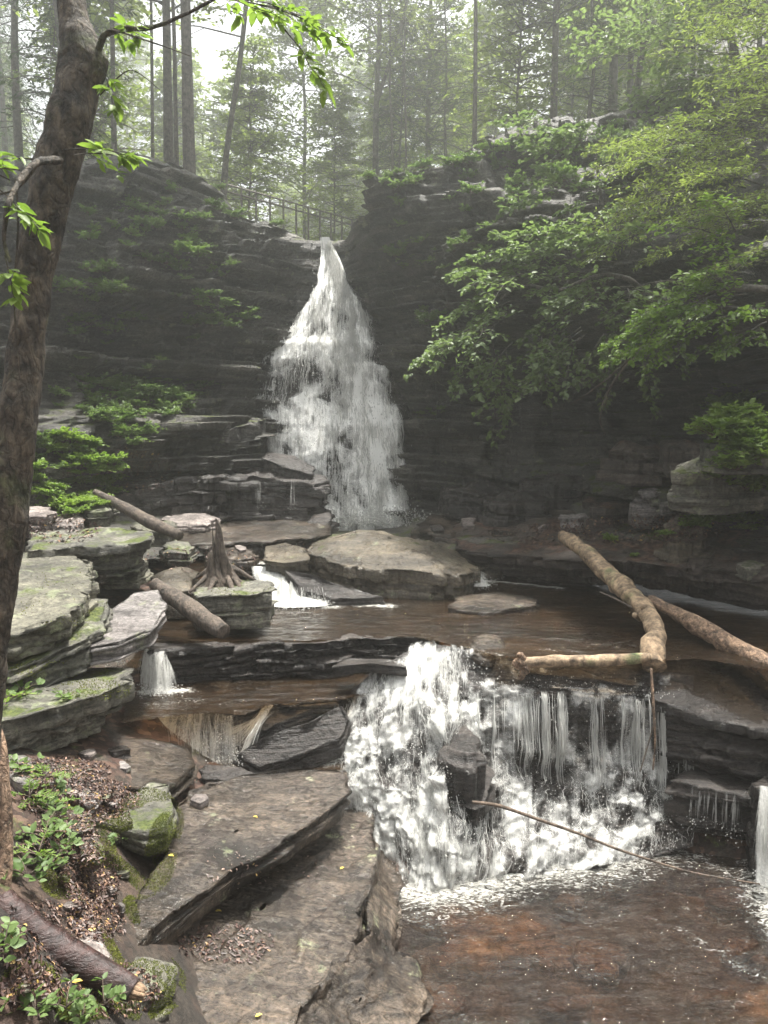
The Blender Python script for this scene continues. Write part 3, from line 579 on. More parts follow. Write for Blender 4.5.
rock('stone', 'small pinkish stone resting on the curved slab', [(190,800,zz_(1.06)),(200,804,zz_(1.05)),(209,799,zz_(1.06)),(206,794,zz_(1.06)),(195,794,zz_(1.07))], .05, M['purple'], 139, n=60, layers=1, dome=.02, cat='stone', loff=.005, jag=.005, tamp=.003, edge=.004)
rock('stone', 'mossy lump at the bottom of the near bank', [(110,1000,3.75),(140,1005,3.9),(170,990,4.1),(172,965,4.4),(140,958,4.3),(115,975,4.0)], .3, M['mossy'], 140, n=110, layers=3, dome=.05, cat='stone')

for k, (px, py, Yd, sz, mt, lb) in enumerate([
 (75,792,5.6,9,'purple','chipped stone at the back left of the leaf litter'),(112,802,5.5,8,'grey','light chip in the middle of the leaf litter'),(140,812,5.4,9,'dry','mossy chip beside the yellowish slab corner'),
 (50,806,5.2,7,'purple','reddish chip left in the leaf litter'),(64,875,4.5,8,'dry','stone half buried in moss on the near bank'),(112,888,4.5,6,'purple','tiny stone low in the mossy gully'),(118,905,4.35,7,'grey','pale stone low in the mossy gully'),
 (95,925,4.1,6,'dry','mossy stone just above the wet log'),(178,762,6.6,11,'wet_brown','wet stone at the foot of the lacy fall'),(150,752,6.8,12,'wet_brown','wet stone under the undercut boulder, right'),(118,748,6.6,13,'wet_dark','dark stone under the undercut boulder, middle'),
 (88,752,6.3,12,'purple','flat stone under the undercut boulder, left'),(212,784,6.9,8,'wet_brown','small wet stone on the curved slab edge'),(15,905,4.0,8,'purple','stone behind the wet log near the trunk'),(25,985,3.4,8,'dry','pale stone below the wet log at the left edge'),
 (150,560,11.2,8,'dry','small stone in the leafy gap left of the stump'),(98,575,10.2,9,'wet_brown','wet stone in the dark gap behind the grey slab'),(238,548,12.6,8,'purple','small stone in the shallow stream right of the stump'),(205,545,12.8,9,'wet_brown','small brown stone in the shallow stream behind the stump'),
 (438,528,15.0,10,'wet_dark','small dark stone right of the fall foot'),(470,522,15.2,12,'purple','flat brown stone on the ledge floor right of the fall'),(505,530,14.5,14,'wet_brown','low stone slab on the ledge floor in the middle'),(548,528,13.8,10,'purple','small flat stone left of the log top'),
 (590,500,14,12,'shelf','rubble stone behind the log top'),(628,505,13,10,'shelf','rubble stone in front of the recess'),(668,505,12.2,10,'grey','grey rubble stone left of the tan block'),(640,480,13.4,14,'shelf','rubble stone deep in the recess'),(610,470,14.2,16,'shelf','broad rubble stone deep in the recess, left'),
 (700,560,10.3,14,'shelf','long stone on the shelf edge at right'),(750,565,9.8,14,'mossy','mossy stone on the shelf edge at the far right')]):
    a_ = np.random.default_rng(300+k); an = np.sort(a_.uniform(0, 6.28, 7))
    hz_ = sz*.38
    lq, nq = hit(px, py+hz_*.6)
    if lq is not None: Yd = lq.y
    rock('stone', lb, [(px+sz*math.cos(-q)*a_.uniform(.8, 1.1), py-hz_*math.sin(q)*a_.uniform(.8, 1.1), Yd+math.sin(q)*sz*.02) for q in an[::-1]], sz*Yd/768*.8, M[mt], 300+k, n=70, ringn=10, layers=2, loff=.012*Yd/6, tamp=.012*Yd/6, dome=.01*Yd/6, cat='stone', jag=.02*Yd/6, edge=.006)

for k, (px, py, sz, lb) in enumerate([(58,858,13,'flat slate leaning in the moss, left of the oval stone'),(100,795,12,'flat slate in the leaf litter near the yellowish corner'),(35,840,11,'flat slate beside the ferns'),(70,900,14,'broad slate between the wet log and the moss'),(120,870,9,'thin slate at the mossy edge of the curved slab'),(50,775,12,'flat slate at the back of the near bank'),(28,925,9,'slate chip above the wet log'),(85,770,10,'slate piece below the undercut boulder'),(120,765,12,'slate on the dark wet slab under the undercut boulder'),(165,752,10,'slate at the right end of the dark wet slab')]):
    a_ = np.random.default_rng(500+k); an = np.sort(a_.uniform(0, 6.28, 7)); lq, nq = hit(px, py)
    rock('slate', lb, [(px+sz*math.cos(q)*a_.uniform(.8, 1.2), py-sz*.42*math.sin(q), lq.y+math.sin(q)*sz*.012) for q in an[::-1]], .04, M[['purple', 'dry', 'grey'][k % 3]], 500+k, n=60, ringn=8, layers=2, loff=.01, tamp=.008, cat='stone', jag=.02, edge=.005)
for k in range(34):
    a_ = np.random.default_rng(600+k); px, py = a_.uniform(420, 768), a_.uniform(885, 1020)
    if k < 12: px, py = a_.uniform(450, 570), a_.uniform(900, 960)
    sz = a_.uniform(10, 34); c0 = Wz(px, py, -.13); an = np.sort(a_.uniform(0, 6.28, 7)); Yd = c0[1]
    hw = 'left' if px < 500 else 'middle' if px < 640 else 'right'; dp = 'far' if py < 935 else 'near' if py > 980 else 'central'
    rock('sunken_stone', 'orange brown stone seen through the lower pool water, %s %s of the pool' % (dp, hw), [(px+sz*math.cos(q), py-sz*.5*math.sin(q), zz_(-.13)) for q in an[::-1]], .15, M['sunk'], 600+k, n=60, ringn=8, layers=2, loff=.015, tamp=.02, dome=.03, cat='stone', jag=.03, edge=.01, group='stones under the lower pool')

BV = bvh_all()

# ---------------------------------------------------------------- water sheets
def inpoly(x, y, poly):
    c_ = np.zeros(x.shape, bool); n_ = len(poly); j = n_-1
    for i in range(n_):
        xi, yi = poly[i]; xj, yj = poly[j]
        c_ ^= ((yi > y) != (yj > y)) & (x < (xj-xi)*(y-yi)/(yj-yi+1e-12)+xi); j = i
    return c_
def dseg(x, y, pts):
    d = np.full(x.shape, 1e9)
    for (ax, ay), (bx, by) in zip(pts[:-1], pts[1:]):
        t_ = np.clip(((x-ax)*(bx-ax)+(y-ay)*(by-ay))/((bx-ax)**2+(by-ay)**2+1e-12), 0, 1)
        d = np.minimum(d, np.hypot(x-ax-t_*(bx-ax), y-ay-t_*(by-ay)))
    return d
def pool(name, z, poly, mat, foam=(), res=.03, warm=(), amp=.006):
    P = np.array([Wz(a, b, z)[:2] for a, b in poly]); lo, hi = P.min(0), P.max(0)
    xs = np.arange(lo[0], hi[0]+res, res); ys = np.arange(lo[1], hi[1]+res, res); x, y = np.meshgrid(xs, ys)
    fo = np.zeros(x.shape)
    for pts, wd, a in foam:
        q = [tuple(Wz(*p_, z)[:2]) for p_ in pts]; 
        if len(q) == 1: q = q*2
        fo = np.maximum(fo, a*np.clip(1-dseg(x, y, q)/wd, 0, 1)); fo = np.maximum(fo, .135*np.clip(1.2-dseg(x, y, q)/1.6, 0, 1))
    wm = np.zeros(x.shape)
    for (a, b), wd in warm:
        q = Wz(a, b, z); wm = np.maximum(wm, np.clip(1.4-1.4*np.hypot(x-q[0], y-q[1])/wd, 0, 1))
    G3 = np.stack([x*2.2, y*4.5, x*0], -1)
    zz = z+amp*fbm(G3, 3, 8)*2+.05*np.clip(fo, 0, 1)*(fbm(G3*3, 4, 5)+.3)
    Fq = gridfaces(len(ys), len(xs)); ins = inpoly(x, y, P).ravel(); Fq = Fq[ins[Fq].all(1)]
    used, inv = np.unique(Fq, return_inverse=True)
    V = np.stack([x, y, zz], -1).reshape(-1, 3)[used]
    o = link(name, V, inv.reshape(-1, 4), mat, attrs={'foam': fo.ravel()[used], 'warm': wm.ravel()[used]}); return tag(o, kind='structure')
pool('water', 0.0, [(330,820),(480,780),(640,770),(760,775),(1000,800),(1700,1150),(1500,2200),(250,2200),(260,1100),(330,960)], M['pool_low'],
     foam=[([(372,880),(430,893),(480,885),(520,868),(560,866),(600,862),(650,845),(690,835)], .8, .47), ([(372,845),(480,850),(600,830),(700,805)], .6, .75), ([(762,850),(768,900),(795,940)], .45, .5), ([(395,905),(450,925)], .25, .22), ([(560,905),(640,960)], .2, .18), ([(680,930),(768,980)], .2, .25), ([(400,900),(400,1000)], .3, .12), ([(690,850),(768,900)], .3, .3)],
     warm=[((500,918), .35), ((525,935), .3), ((480,950), .3), ((765,1005), .35), ((450,915), .2)], res=.022, amp=.018)
pool('water', 1.80, [(120,650),(150,642),(300,641),(412,637),(440,643),(500,657),(600,662),(700,660),(900,690),(1100,640),(900,585),(640,560),(480,552),(300,555),(240,560),(180,600)], M['pool_mid'],
     foam=[([(262,598),(300,602),(350,604),(390,606)], .28, .5), ([(300,600),(330,606)], .4, .55), ([(475,580),(560,588)], .2, .55), ([(430,646),(500,655)], .12, .35), ([(540,650),(640,655)], .1, .25)], res=.04, amp=.006)
pool('water', 1.40, [(120,724),(160,718),(205,714),(245,716),(270,706),(345,700),(420,680),(350,668),(130,668)], M['pool_mid'], foam=[([(145,692),(185,691)], .2, .55), ([(150,705),(200,700)], .3, .25)], res=.03)
pool('water', 0.86, [(160,800),(200,792),(340,770),(360,755),(220,735),(140,750),(120,775)], M['pool_mid'], foam=[([(140,778),(205,790)], .2, .6), ([(325,762),(350,755)], .2, .6), ([(230,768),(245,760)], .1, .5)], res=.03)
pool('water', 2.16, [(90,548),(160,572),(215,578),(262,566),(330,556),(420,540),(440,505),(300,500),(180,520)], M['pool_mid'], foam=[([(320,521),(372,522),(412,522)], .5, .75), ([(255,562),(275,566)], .3, .5), ([(200,545),(260,550)], .5, .15)], res=.05)

# ---------------------------------------------------------------- falling water
def ribbons(paths, widths, mb, tw=None):
    """paths: (n,m,3); a small three sided strand along each path"""
    P = np.asarray(paths); n_, m_, _ = P.shape; wv = np.asarray(widths).reshape(n_, -1, 1)
    T = np.gradient(P, axis=1); T /= np.maximum(np.linalg.norm(T, axis=-1, keepdims=True), 1e-9)
    A = np.cross(T, np.array([0, 1., .3])); A /= np.maximum(np.linalg.norm(A, axis=-1, keepdims=True), 1e-6); B = np.cross(A, T)
    V = np.stack([P+A*wv, P+B*wv*.7, P-A*wv], 2)   # n,m,3,3
    idx = np.arange(n_*m_*3).reshape(n_, m_, 3)
    Fq = []
    for a, b in ((0, 1), (1, 2), (2, 0)):
        Fq.append(np.stack([idx[:, :-1, a], idx[:, :-1, b], idx[:, 1:, b], idx[:, 1:, a]], -1).reshape(-1, 4))
    mb.add(V.reshape(-1, 3), np.concatenate(Fq))
def drops(C, r, mb, stretch=1.5):
    C = np.asarray(C); n_ = len(C); r = np.asarray(r).reshape(-1, 1)
    D = np.array([[1, 0, 0], [-1, 0, 0], [0, 1, 0], [0, -1, 0], [0, 0, stretch], [0, 0, -stretch]], float)
    V = C[:, None]+D[None]*r[:, None]; f = np.array([[0, 2, 4], [2, 1, 4], [1, 3, 4], [3, 0, 4], [2, 0, 5], [1, 2, 5], [3, 1, 5], [0, 3, 5]])
    mb.add(V.reshape(-1, 3), (f[None]+np.arange(n_)[:, None, None]*6).reshape(-1, 3))
# main waterfall: tiers given as (left, right, y) in the picture with their own distance
def lerp_tab(v, tab, k): return np.interp(v, [r[0] for r in tab], [r[k] for r in tab])
FT = [ # y, left, right, Y
 (238,320,330,19.4),(262,320,341,19.0),(285,316,350,18.6),(300,308,362,18.45),(322,292,372,18.3),(338,276,376,18.15),(342,270,380,17.95),(360,262,384,17.85),(392,258,398,17.8),(398,240,400,17.76),(404,246,401,17.7),(425,264,403,17.5),(455,266,405,17.3),(480,274,407,17.2),(505,296,411,17.05),(526,316,418,16.8)]
LEDG = [(282,10,.5,3,.22,0,1),(306,-14,.3,5,.20,0,1),(330,20,.75,5,.25,0,1),(343,75,.55,6,.3,0,.78),(366,-25,.8,7,.22,.35,1),(383,30,.5,6,.12,0,.6),(401,26,.45,6,.10,0,.63),(420,-30,.7,8,.25,.5,1),(432,20,.2,5,.25,0,.45),(452,30,.5,8,.2,0,1),(478,-25,.6,8,.3,.2,1),(503,20,.5,6,.3,0,1)]
def ledges(s_, y):
    """how far each broken ledge has stepped the water out, and how close below a brink we are"""
    out_ = 0; near = 0
    for j, (y0, cv, sc0, nz, dep, sa, sb) in enumerate(LEDG):
        yl = y0+cv*(s_-sc0)**2*2+nz*fbm(np.stack([s_*5+j*3, s_*0, s_*0+j], -1), 3, 40+j)*2
        m_ = np.clip((s_-sa)/.06+.5, 0, 1)*np.clip((sb-s_)/.06+.5, 0, 1); t_ = (y-yl)
        out_ = out_+m_*dep*np.clip(t_/3+.5, 0, 1); near = np.maximum(near, m_*np.exp(-np.clip(t_, 0, 99)/9)*np.clip(t_/2+1, 0, 1))
    return out_, near
def fallpt(s_, y):
    l, r_ = lerp_tab(y, FT, 1), lerp_tab(y, FT, 2)
    l = l+5*fbm(np.stack([y/9, y*0, y*0], -1), 3, 81)*np.clip((y-270)/20, 0, 1); r_ = r_+5*fbm(np.stack([y/9, y*0+4, y*0], -1), 3, 82)*np.clip((y-270)/20, 0, 1)
    lo_, _ = ledges(s_, y); Yd = 19.3-(y-238)/288*.35-lo_*.62
    px = l+(r_-l)*s_; u = (px-384)/F; v = -(y-512)/F
    bul = .35*(np.sqrt(np.clip(1-(2*s_-1)**2, 0, 1))-.5)*np.clip((y-285)/60, 0, 1)
    Yw = np.minimum(Yd, lerp_tab(y, FT, 3)+.1)-bul-.25
    dy = cP+v*sP; k = Yw/dy
    return np.stack([u*k, Yw, CAMZ+(-sP+v*cP)*k], -1)
fl = empty('waterfall', tuple(W(350, 524, 17)), 'tall white waterfall fanning out down the dark stepped cliff', 'waterfall')
FLOC = np.array(fl.location)
# rock core behind the water
yy = np.linspace(246, 540, 220); ss = np.linspace(-.12, 1.12, 130); SS, YY = np.meshgrid(ss, yy)
core = fallpt(np.clip(SS, 0, 1), YY); core[..., 0] += (SS-np.clip(SS, 0, 1))*2.5; core[..., 1] += .16+np.clip(np.abs(SS-.5)-.5, 0, 1)*6
core[..., 1] += .16*(h1(np.floor(core[..., 2]/.28+.3*noise(core*.5)), 4)-.5)+.12*fbm(core*np.array([2, 2, 5]), 4, 3)
co = link('waterfall_rock', core.reshape(-1, 3)-core.mean((0, 1)), gridfaces(220, 130), M['wet_dark'], loc=core.mean((0, 1))); tag(co, kind='structure')
# veil sheets
for li, (offd, dn) in enumerate(((.0, .0), (-.07, -.07))):
    yy = np.linspace(238, 533, 260); ss = np.linspace(0, 1, 120); SS, YY = np.meshgrid(ss, yy); G = fallpt(SS, YY)
    G[..., 1] += offd+.05*fbm(G*np.array([5, 5, 2.]), 4, 11+li)
    _, nr = ledges(SS, YY)
    d_ = .10*np.exp(-((SS-.76)/.15)**2)*(YY > 330)+.10*np.clip((325-YY)/40, 0, 1)+.06*nr+.04
    d_ += .26*fbm(np.stack([SS*8, YY/22, SS*0], -1), 3, 31)+.14*fbm(np.stack([SS*22, YY/60, SS*0], -1), 2, 33)
    d_ -= .12*np.exp(-((SS-.5)/.13)**2-((YY-455)/45)**2)+.10*np.exp(-((SS-.25)/.2)**2-((YY-372)/14)**2)
    d_ += .08*np.clip((YY-505)/20, 0, 1)+.05*np.clip((YY-400)/40, 0, 1)
    d_ -= .2*np.clip((.10-np.minimum(SS, 1-SS))/.10, 0, 1)*np.clip((YY-262)/20, .3, 1)
    uv = np.stack([G[..., 0], G[..., 2]], -1).reshape(-1, 2)
    link('water_veil', G.reshape(-1, 3)-FLOC, gridfaces(260, 120), M['fall'], fl, attrs={'dens': (d_+dn).ravel()}, uv=uv)
def fallpx(px, y):
    l, r_ = lerp_tab(y, FT, 1), lerp_tab(y, FT, 2); return fallpt(np.clip((px-l)/(r_-l), 0, 1), y)
mb = MB(); nS = 9000
s0 = np.clip(np.where(rng.random(nS) < .45, rng.normal(.74, .13, nS), rng.random(nS)), .01, .99)
y0 = 240+270*rng.random(nS)**1.1; ln = 5+24*rng.random(nS)**1.5; m_ = 8; tt = np.linspace(0, 1, m_)
YY = np.minimum(y0[:, None]+ln[:, None]*tt, 533); SS = s0[:, None]+np.cumsum(rng.normal(0, .004, (nS, m_)), 1)
l0, r0 = lerp_tab(y0, FT, 1), lerp_tab(y0, FT, 2); p0_ = l0+(r0-l0)*s0; c0_ = (l0+r0)/2
PX = p0_[:, None]+(p0_-c0_)[:, None]*.10*(tt*ln[:, None]/30)+np.cumsum(rng.normal(0, .25, (nS, m_)), 1)
Pp = fallpx(PX, YY); Pp[..., 1] -= .02+.16*rng.random((nS, 1))*np.sin(tt*3.14)[None]
_, nr0 = ledges(s0, y0+3); kp = (fbm(np.stack([p0_/7, y0/28, p0_*0], -1), 3, 77)*2.2+.12+.35*np.exp(-((s0-.76)/.15)**2)+.3*(y0 < 320)+.35*nr0) > rng.random(nS); Pp = Pp[kp]; nS = len(Pp)
wd = (.003+.006*rng.random((nS, 1))**2)*np.sin(np.clip(tt, .04, .96)*3.14)[None]
ribbons(Pp, wd, mb)
nD = 3500; s_ = rng.random(nD); y_ = 250+278*rng.random(nD)**.6; C_ = fallpt(s_, y_); C_[:, 1] -= .25*rng.random(nD); C_[:, 0] += rng.normal(0, .08, nD)
drops(C_, .004+.010*rng.random(nD)**2, mb, 2.2)
# splash at the foot
nD = 4500; px_ = rng.normal(370, 26, nD); base_ = np.array([W(p_, 524, 16.7) for p_ in px_]); base_[:, 2] += np.abs(rng.normal(0, .16, nD)); base_[:, 1] -= .8*rng.random(nD)-.3
drops(base_, .008+.016*rng.random(nD)**2, mb, 1)
mb.V = [v-FLOC for v in mb.V]
mb.build('water_strands', M['white'], fl)

# lower cascade
LC = {335: [(700,8.05),(725,7.9),(745,7.7),(765,7.5),(790,7.35),(830,7.2),(872,7.05)],
 375: [(668,8.25),(690,8.05),(720,7.8),(755,7.55),(790,7.3),(835,7.1),(882,6.93)],
 420: [(642,8.45),(665,8.25),(700,7.95),(745,7.6),(790,7.3),(840,7.0),(892,6.8)],
 450: [(644,8.4),(668,8.2),(700,7.85),(735,7.45),(780,7.15),(840,6.9),(896,6.75)],
 480: [(650,8.3),(675,8.12),(697,7.95),(745,7.75),(790,7.5),(840,7.1),(893,6.8)],
 540: [(660,8.15),(684,7.98),(696,7.86),(752,7.8),(790,7.62),(835,7.25),(880,6.95)],
 600: [(664,8.1),(688,7.95),(699,7.85),(760,7.79),(795,7.6),(832,7.35),(868,7.05)],
 650: [(668,8.05),(692,7.92),(702,7.82),(765,7.76),(797,7.6),(825,7.45),(855,7.2)],
 695: [(674,8.0),(696,7.9),(706,7.8),(770,7.74),(800,7.6),(820,7.48),(842,7.3)]}
LG = np.array([[W(px, y, Yd) for y, Yd in L] for px, L in LC.items()]).transpose(1, 0, 2)
nv, nu = 260, 300; TU = np.linspace(0, 8, nu); TV = np.linspace(0, 6, nv)
def cas(tv_, tu_):  # pointwise evaluation through a dense table
    i = np.clip(tv_/6*(nv-1), 0, nv-1.001); j = np.clip(tu_/8*(nu-1), 0, nu-1.001); a = i.astype(int); b = j.astype(int); fi = (i-a)[..., None]; fj = (j-b)[..., None]
    return (CT[a, b]*(1-fi)*(1-fj)+CT[a+1, b]*fi*(1-fj)+CT[a, b+1]*(1-fi)*fj+CT[a+1, b+1]*fi*fj)
CT = crom(crom(LG, TV).transpose(1, 0, 2), TU).transpose(1, 0, 2)
N_ = normals(CT); N_ = N_*np.sign(-N_[..., 1:2]+1e-9)
UU, VV = np.meshgrid(TU, TV)
lump = np.clip((VV-1.2), 0, 1)*np.clip(1.6-np.abs(UU-2.5)*.25, .3, 1)
_q = CT[..., 2]/.34+3.2*fbm(CT*np.array([1.7, 1.7, .8])+3, 4, 23); _f = _q-np.floor(_q); stepd = (.5-np.clip((_f-.0)/.8, 0, 1))*.10*np.clip(VV-1.9, 0, 1)*.7*(.3+1.4*h1(np.floor(_q*1.0), 5))
fl2 = np.stack([UU*2.3, VV*1.5, UU*0], -1); fl3 = np.stack([UU*8, VV*4.5, UU*0+3], -1)
B_ = CT+N_*((.17*fbm(fl2, 4, 21)+.07*np.abs(fbm(fl2*1.7+5, 3, 22)))*lump+.022*fbm(fl3, 4, 2)*np.clip(VV-1.5, 0, 1)+stepd*.35)[..., None]
rockc = B_-N_*.05+N_*(.05*fbm(CT*7, 4, 9))[..., None]; rockc[..., 2] -= .01
o = link('cascade_rock', rockc.reshape(-1, 3)-rockc.mean((0, 1)), gridfaces(nv, nu), M['wet_dark'], loc=rockc.mean((0, 1))); tag(o, kind='structure')
cs = empty('cascade', tuple(W(500, 870, 7)), 'wide white cascade spilling from the upper pool into the lower brown pool', 'waterfall'); CL = np.array(cs.location)
CT = B_.copy()
for li, (off, dn) in enumerate(((.0, .02), (.04, -.10))):
    G = B_+N_*(off+.010*fbm(B_*14, 4, 41+li))[..., None]
    d_ = .30*fbm(np.stack([UU*2.6, VV*1.7, UU*0], -1), 4, 61)-.035+.04*np.exp(-((_f-.15)/.12)**2)*np.clip(VV-1.9, 0, 1)-.035+.16*fbm(np.stack([UU*9+.5*VV, VV*2.4, UU*0+7], -1), 3, 62)
    left = np.clip((3.6-UU)/1.0, 0, 1)
    d_ += .09*left*np.clip(VV, 0, 1)+.07*np.clip((VV-3.6), 0, 1)*np.clip((7.2-UU), 0, 1)-.04
    d_ += .10*np.exp(-((UU-1.6)/.8)**2-((VV-1.6)/1.1)**2)
    d_ += -.10*(1-left)*np.clip((1.6-VV)/.8, 0, 1)+.05*(1-left)*np.exp(-((VV-2.1)/.35)**2)
    d_ -= .18*np.exp(-((UU-3.25)/.30)**2-((VV-3.7)/.75)**2)
    d_ -= .22*np.clip((.25-np.minimum(UU, 8-UU)*.8)/.25, 0, 1)+.35*np.clip(UU-6.9, 0, 1)*np.clip(1.1-np.abs(VV-4.6)*.3, 0, 1)
    uv = np.stack([UU*.35*1.0, VV*.45], -1).reshape(-1, 2)
    link('water_veil', G.reshape(-1, 3)-CL, gridfaces(nv, nu), M['cascade'], cs, attrs={'dens': (d_+dn).ravel()}, uv=uv)
mb = MB()
# curtain strands on the right
nS = 1500; u0 = 3.9+4.0*rng.random(nS); u0 = u0+.10*np.sin(u0*23); v0 = 1.7+1.1*rng.random(nS)**1.5; ln = .25+1.1*rng.random(nS); m_ = 9; tt = np.linspace(0, 1, m_)
VVp = np.minimum(v0[:, None]+ln[:, None]*tt, 3.7); P_ = cas(VVp, np.repeat(u0[:, None], m_, 1)+np.cumsum(rng.normal(0, .004, (nS, m_)), 1))
P_[..., 1] -= .03+.10*rng.random((nS, 1))*np.sqrt(tt)[None]
kp = (fbm(np.stack([u0*6, u0*0, u0*0], -1), 3, 78)*2.+.45) > rng.random(nS); P_ = P_[kp]; nS = len(P_)
ribbons(P_, (.0022+.005*rng.random((nS, 1))**2)*np.sin(np.clip(tt, .05, .97)*3.14)[None], mb)
# tumbling strands elsewhere
nS = 3600; u0 = 8*rng.random(nS)**1.35; v0 = .3+5.2*rng.random(nS); keep = ~((u0 > 3.6) & (v0 < 3.2)); u0, v0 = u0[keep], v0[keep]; nS = len(u0)
ln = .15+.6*rng.random(nS); VVp = np.minimum(v0[:, None]+ln[:, None]*tt, 5.98); drift = np.cumsum(rng.normal(0, .02, (nS, m_)), 1)
P_ = cas(VVp, np.clip(u0[:, None]+drift, 0, 8)); P_[..., 2] += (.06*rng.random((nS, 1)))*np.sin(tt*3.14)[None]; P_[..., 1] -= .05*rng.random((nS, 1))
kp = (fbm(P_[:, 0]*4, 3, 79)*2.+.5) > rng.random(nS); P_ = P_[kp]; nS = len(P_)
ribbons(P_, (.0016+.0036*rng.random((nS, 1))**2)*np.sin(np.clip(tt, .05, .97)*3.14)[None], mb)
nD = 6000; u0 = 7.6*rng.random(nD); v0 = np.clip(.5+5.5*rng.random(nD)**.7, 0, 6); C_ = cas(v0, u0); C_[:, 2] += np.abs(rng.normal(0, .06, nD)); C_[:, 1] -= .08*rng.random(nD); C_[:, 0] += rng.normal(0, .03, nD)
drops(C_, .0025+.006*rng.random(nD)**3, mb, 1.3)
mb.V = [v-CL for v in mb.V]; mb.build('water_strands', M['white'], cs)

# little falls
def minifall(label, top, bot, n_=160, spread=.06, thin=.5, sheet=.0):
    """top / bot: polylines (px,py,Y)"""
    A = np.array([W(*p_) for p_ in top]); B = np.array([W(*p_) for p_ in bot]); L = (A[0]+B[-1])/2
    e = empty('small_waterfall', tuple(L), label, 'waterfall'); mb = MB(); s_ = np.random.default_rng(n_+int(top[0][0])).random(n_)
    s_ = s_+.03*np.sin(s_*40); rg = np.random.default_rng(5)
    s_ = np.clip(.5+(s_-.5)*.96, 0, 1)
    ta = crom(A, np.clip(s_, 0, 1)*(len(A)-1)); tb = crom(B, np.clip(s_+rg.normal(0, .03, n_), 0, 1)*(len(B)-1)); m_ = 10; tt = np.linspace(0, 1, m_)
    P_ = ta[:, None]+(tb-ta)[:, None]*tt[None, :, None]; P_[..., 2] += (.25*(ta[:, None, 2]-tb[:, None, 2]))*(tt*(1-tt))[None]
    P_ += rg.normal(0, spread*.12, (n_, 1, 3))*np.sqrt(tt)[None, :, None]
    a0 = rg.random((n_, 1))*.5; P2 = ta[:, None]*0+np.stack([np.stack([np.interp(a0[i]+(1-a0[i])*tt*rg.uniform(.4, 1), tt, P_[i, :, k]) for k in range(3)], -1) for i in range(n_)])
    ku, kv = 40, 24; ug, vg = np.meshgrid(np.linspace(0, 1, ku), np.linspace(0, 1, kv)); At = crom(A, ug[0]*(len(A)-1)); Bt = crom(B, ug[0]*(len(B)-1))
    Gs = At[None]+(Bt-At)[None]*vg[..., None]; Gs[..., 2] += .25*(At[None, :, 2]-Bt[None, :, 2])*vg*(1-vg); Gs[..., 1] += .02+.02*fbm(Gs*9, 3, 5)
    wid_ = np.linalg.norm(A[-1]-A[0])+.01; de = .06*fbm(Gs*4, 3, 6)+sheet-.25*np.clip(.15-np.minimum(ug, 1-ug), 0, 1)/.15
    link('water_veil', Gs.reshape(-1, 3)-L, gridfaces(kv, ku), M['cascade'], e, attrs={'dens': de.ravel()}, uv=np.stack([Gs[..., 0], Gs[..., 2]*.6], -1).reshape(-1, 2))
    ribbons(P2, (.0025+.006*rg.random((n_, 1))**2)*thin*1.3*np.sin(np.clip(tt, .06, .95)*3.14)[None], mb)
    C_ = tb[rg.integers(0, n_, n_)]+rg.normal(0, .05, (n_, 3)); C_[:, 2] += .03; drops(C_, .003+.007*rg.random(n_), mb, 1)
    mb.V = [v-L for v in mb.V]; mb.build('water_strands', M['white'], e); return e
minifall('small white fall over the left end of the black ledge', [(143,648,8.4),(150,650,8.35),(158,652,8.3),(166,652,8.3)], [(142,692,8.05),(150,696,8.0),(158,697,7.98),(176,694,8.0)], 420, thin=.3, sheet=.03)
minifall('short trickle dropping behind the smooth grey slab', [(114,638,8.6),(124,638,8.6)], [(113,662,8.4),(126,664,8.4)], 90)
minifall('lacy little fall spilling over the brown step', [(128,722,7.72),(160,717,7.65),(205,714,7.58),(242,717,7.55)], [(136,772,7.35),(176,778,7.25),(212,770,7.32),(244,760,7.4)], 420, thin=.22, sheet=-.03)
minifall('thin white spout over the narrow tilted slab', [(262,706,7.75),(268,704,7.75),(274,706,7.75)], [(236,762,7.3),(240,764,7.3)], 70, thin=.4)
minifall('fan of white water down the brown slope, left of the tilted slabs', [(246,722,7.6),(275,712,7.7)], [(205,740,7.45),(235,748,7.4)], 70, thin=.3, sheet=-.08)
minifall('creamy white chute into the upper pool, left of the domed boulder', [(250,566,11.9),(275,568,11.7),(300,574,11.5),(320,580,11.3)], [(262,606,10.6),(290,608,10.5),(330,606,10.6)], 700, thin=.6, sheet=.14)
minifall('thin fan of water spilling right of the domed boulder', [(448,560,12.4),(456,557,12.4),(468,566,12.1)], [(468,586,11.5),(482,587,11.5),(492,586,11.5)], 150, thin=.6)
minifall('slim trickle down the dark outcrop, nearer the waterfall', [(291,478,15.5),(294,478,15.5)], [(290,510,15.1),(295,510,15.1)], 12, thin=.35, sheet=-.5)
minifall('slim trickle down the dark outcrop, farther from the waterfall', [(256,480,15.2),(260,480,15.2)], [(255,508,14.9),(261,508,14.9)], 12, thin=.35, sheet=-.5)
minifall('white water at the far right edge beside the lower step', [(760,786,6.85),(782,790,6.8)], [(756,884,6.55),(786,896,6.5)], 160, thin=.4, sheet=.12)
minifall('thin trickles off the lower black step at right', [(690,782,7.38),(740,793,7.2)], [(688,822,7.35),(738,836,7.15)], 80, thin=.3, sheet=-.2)

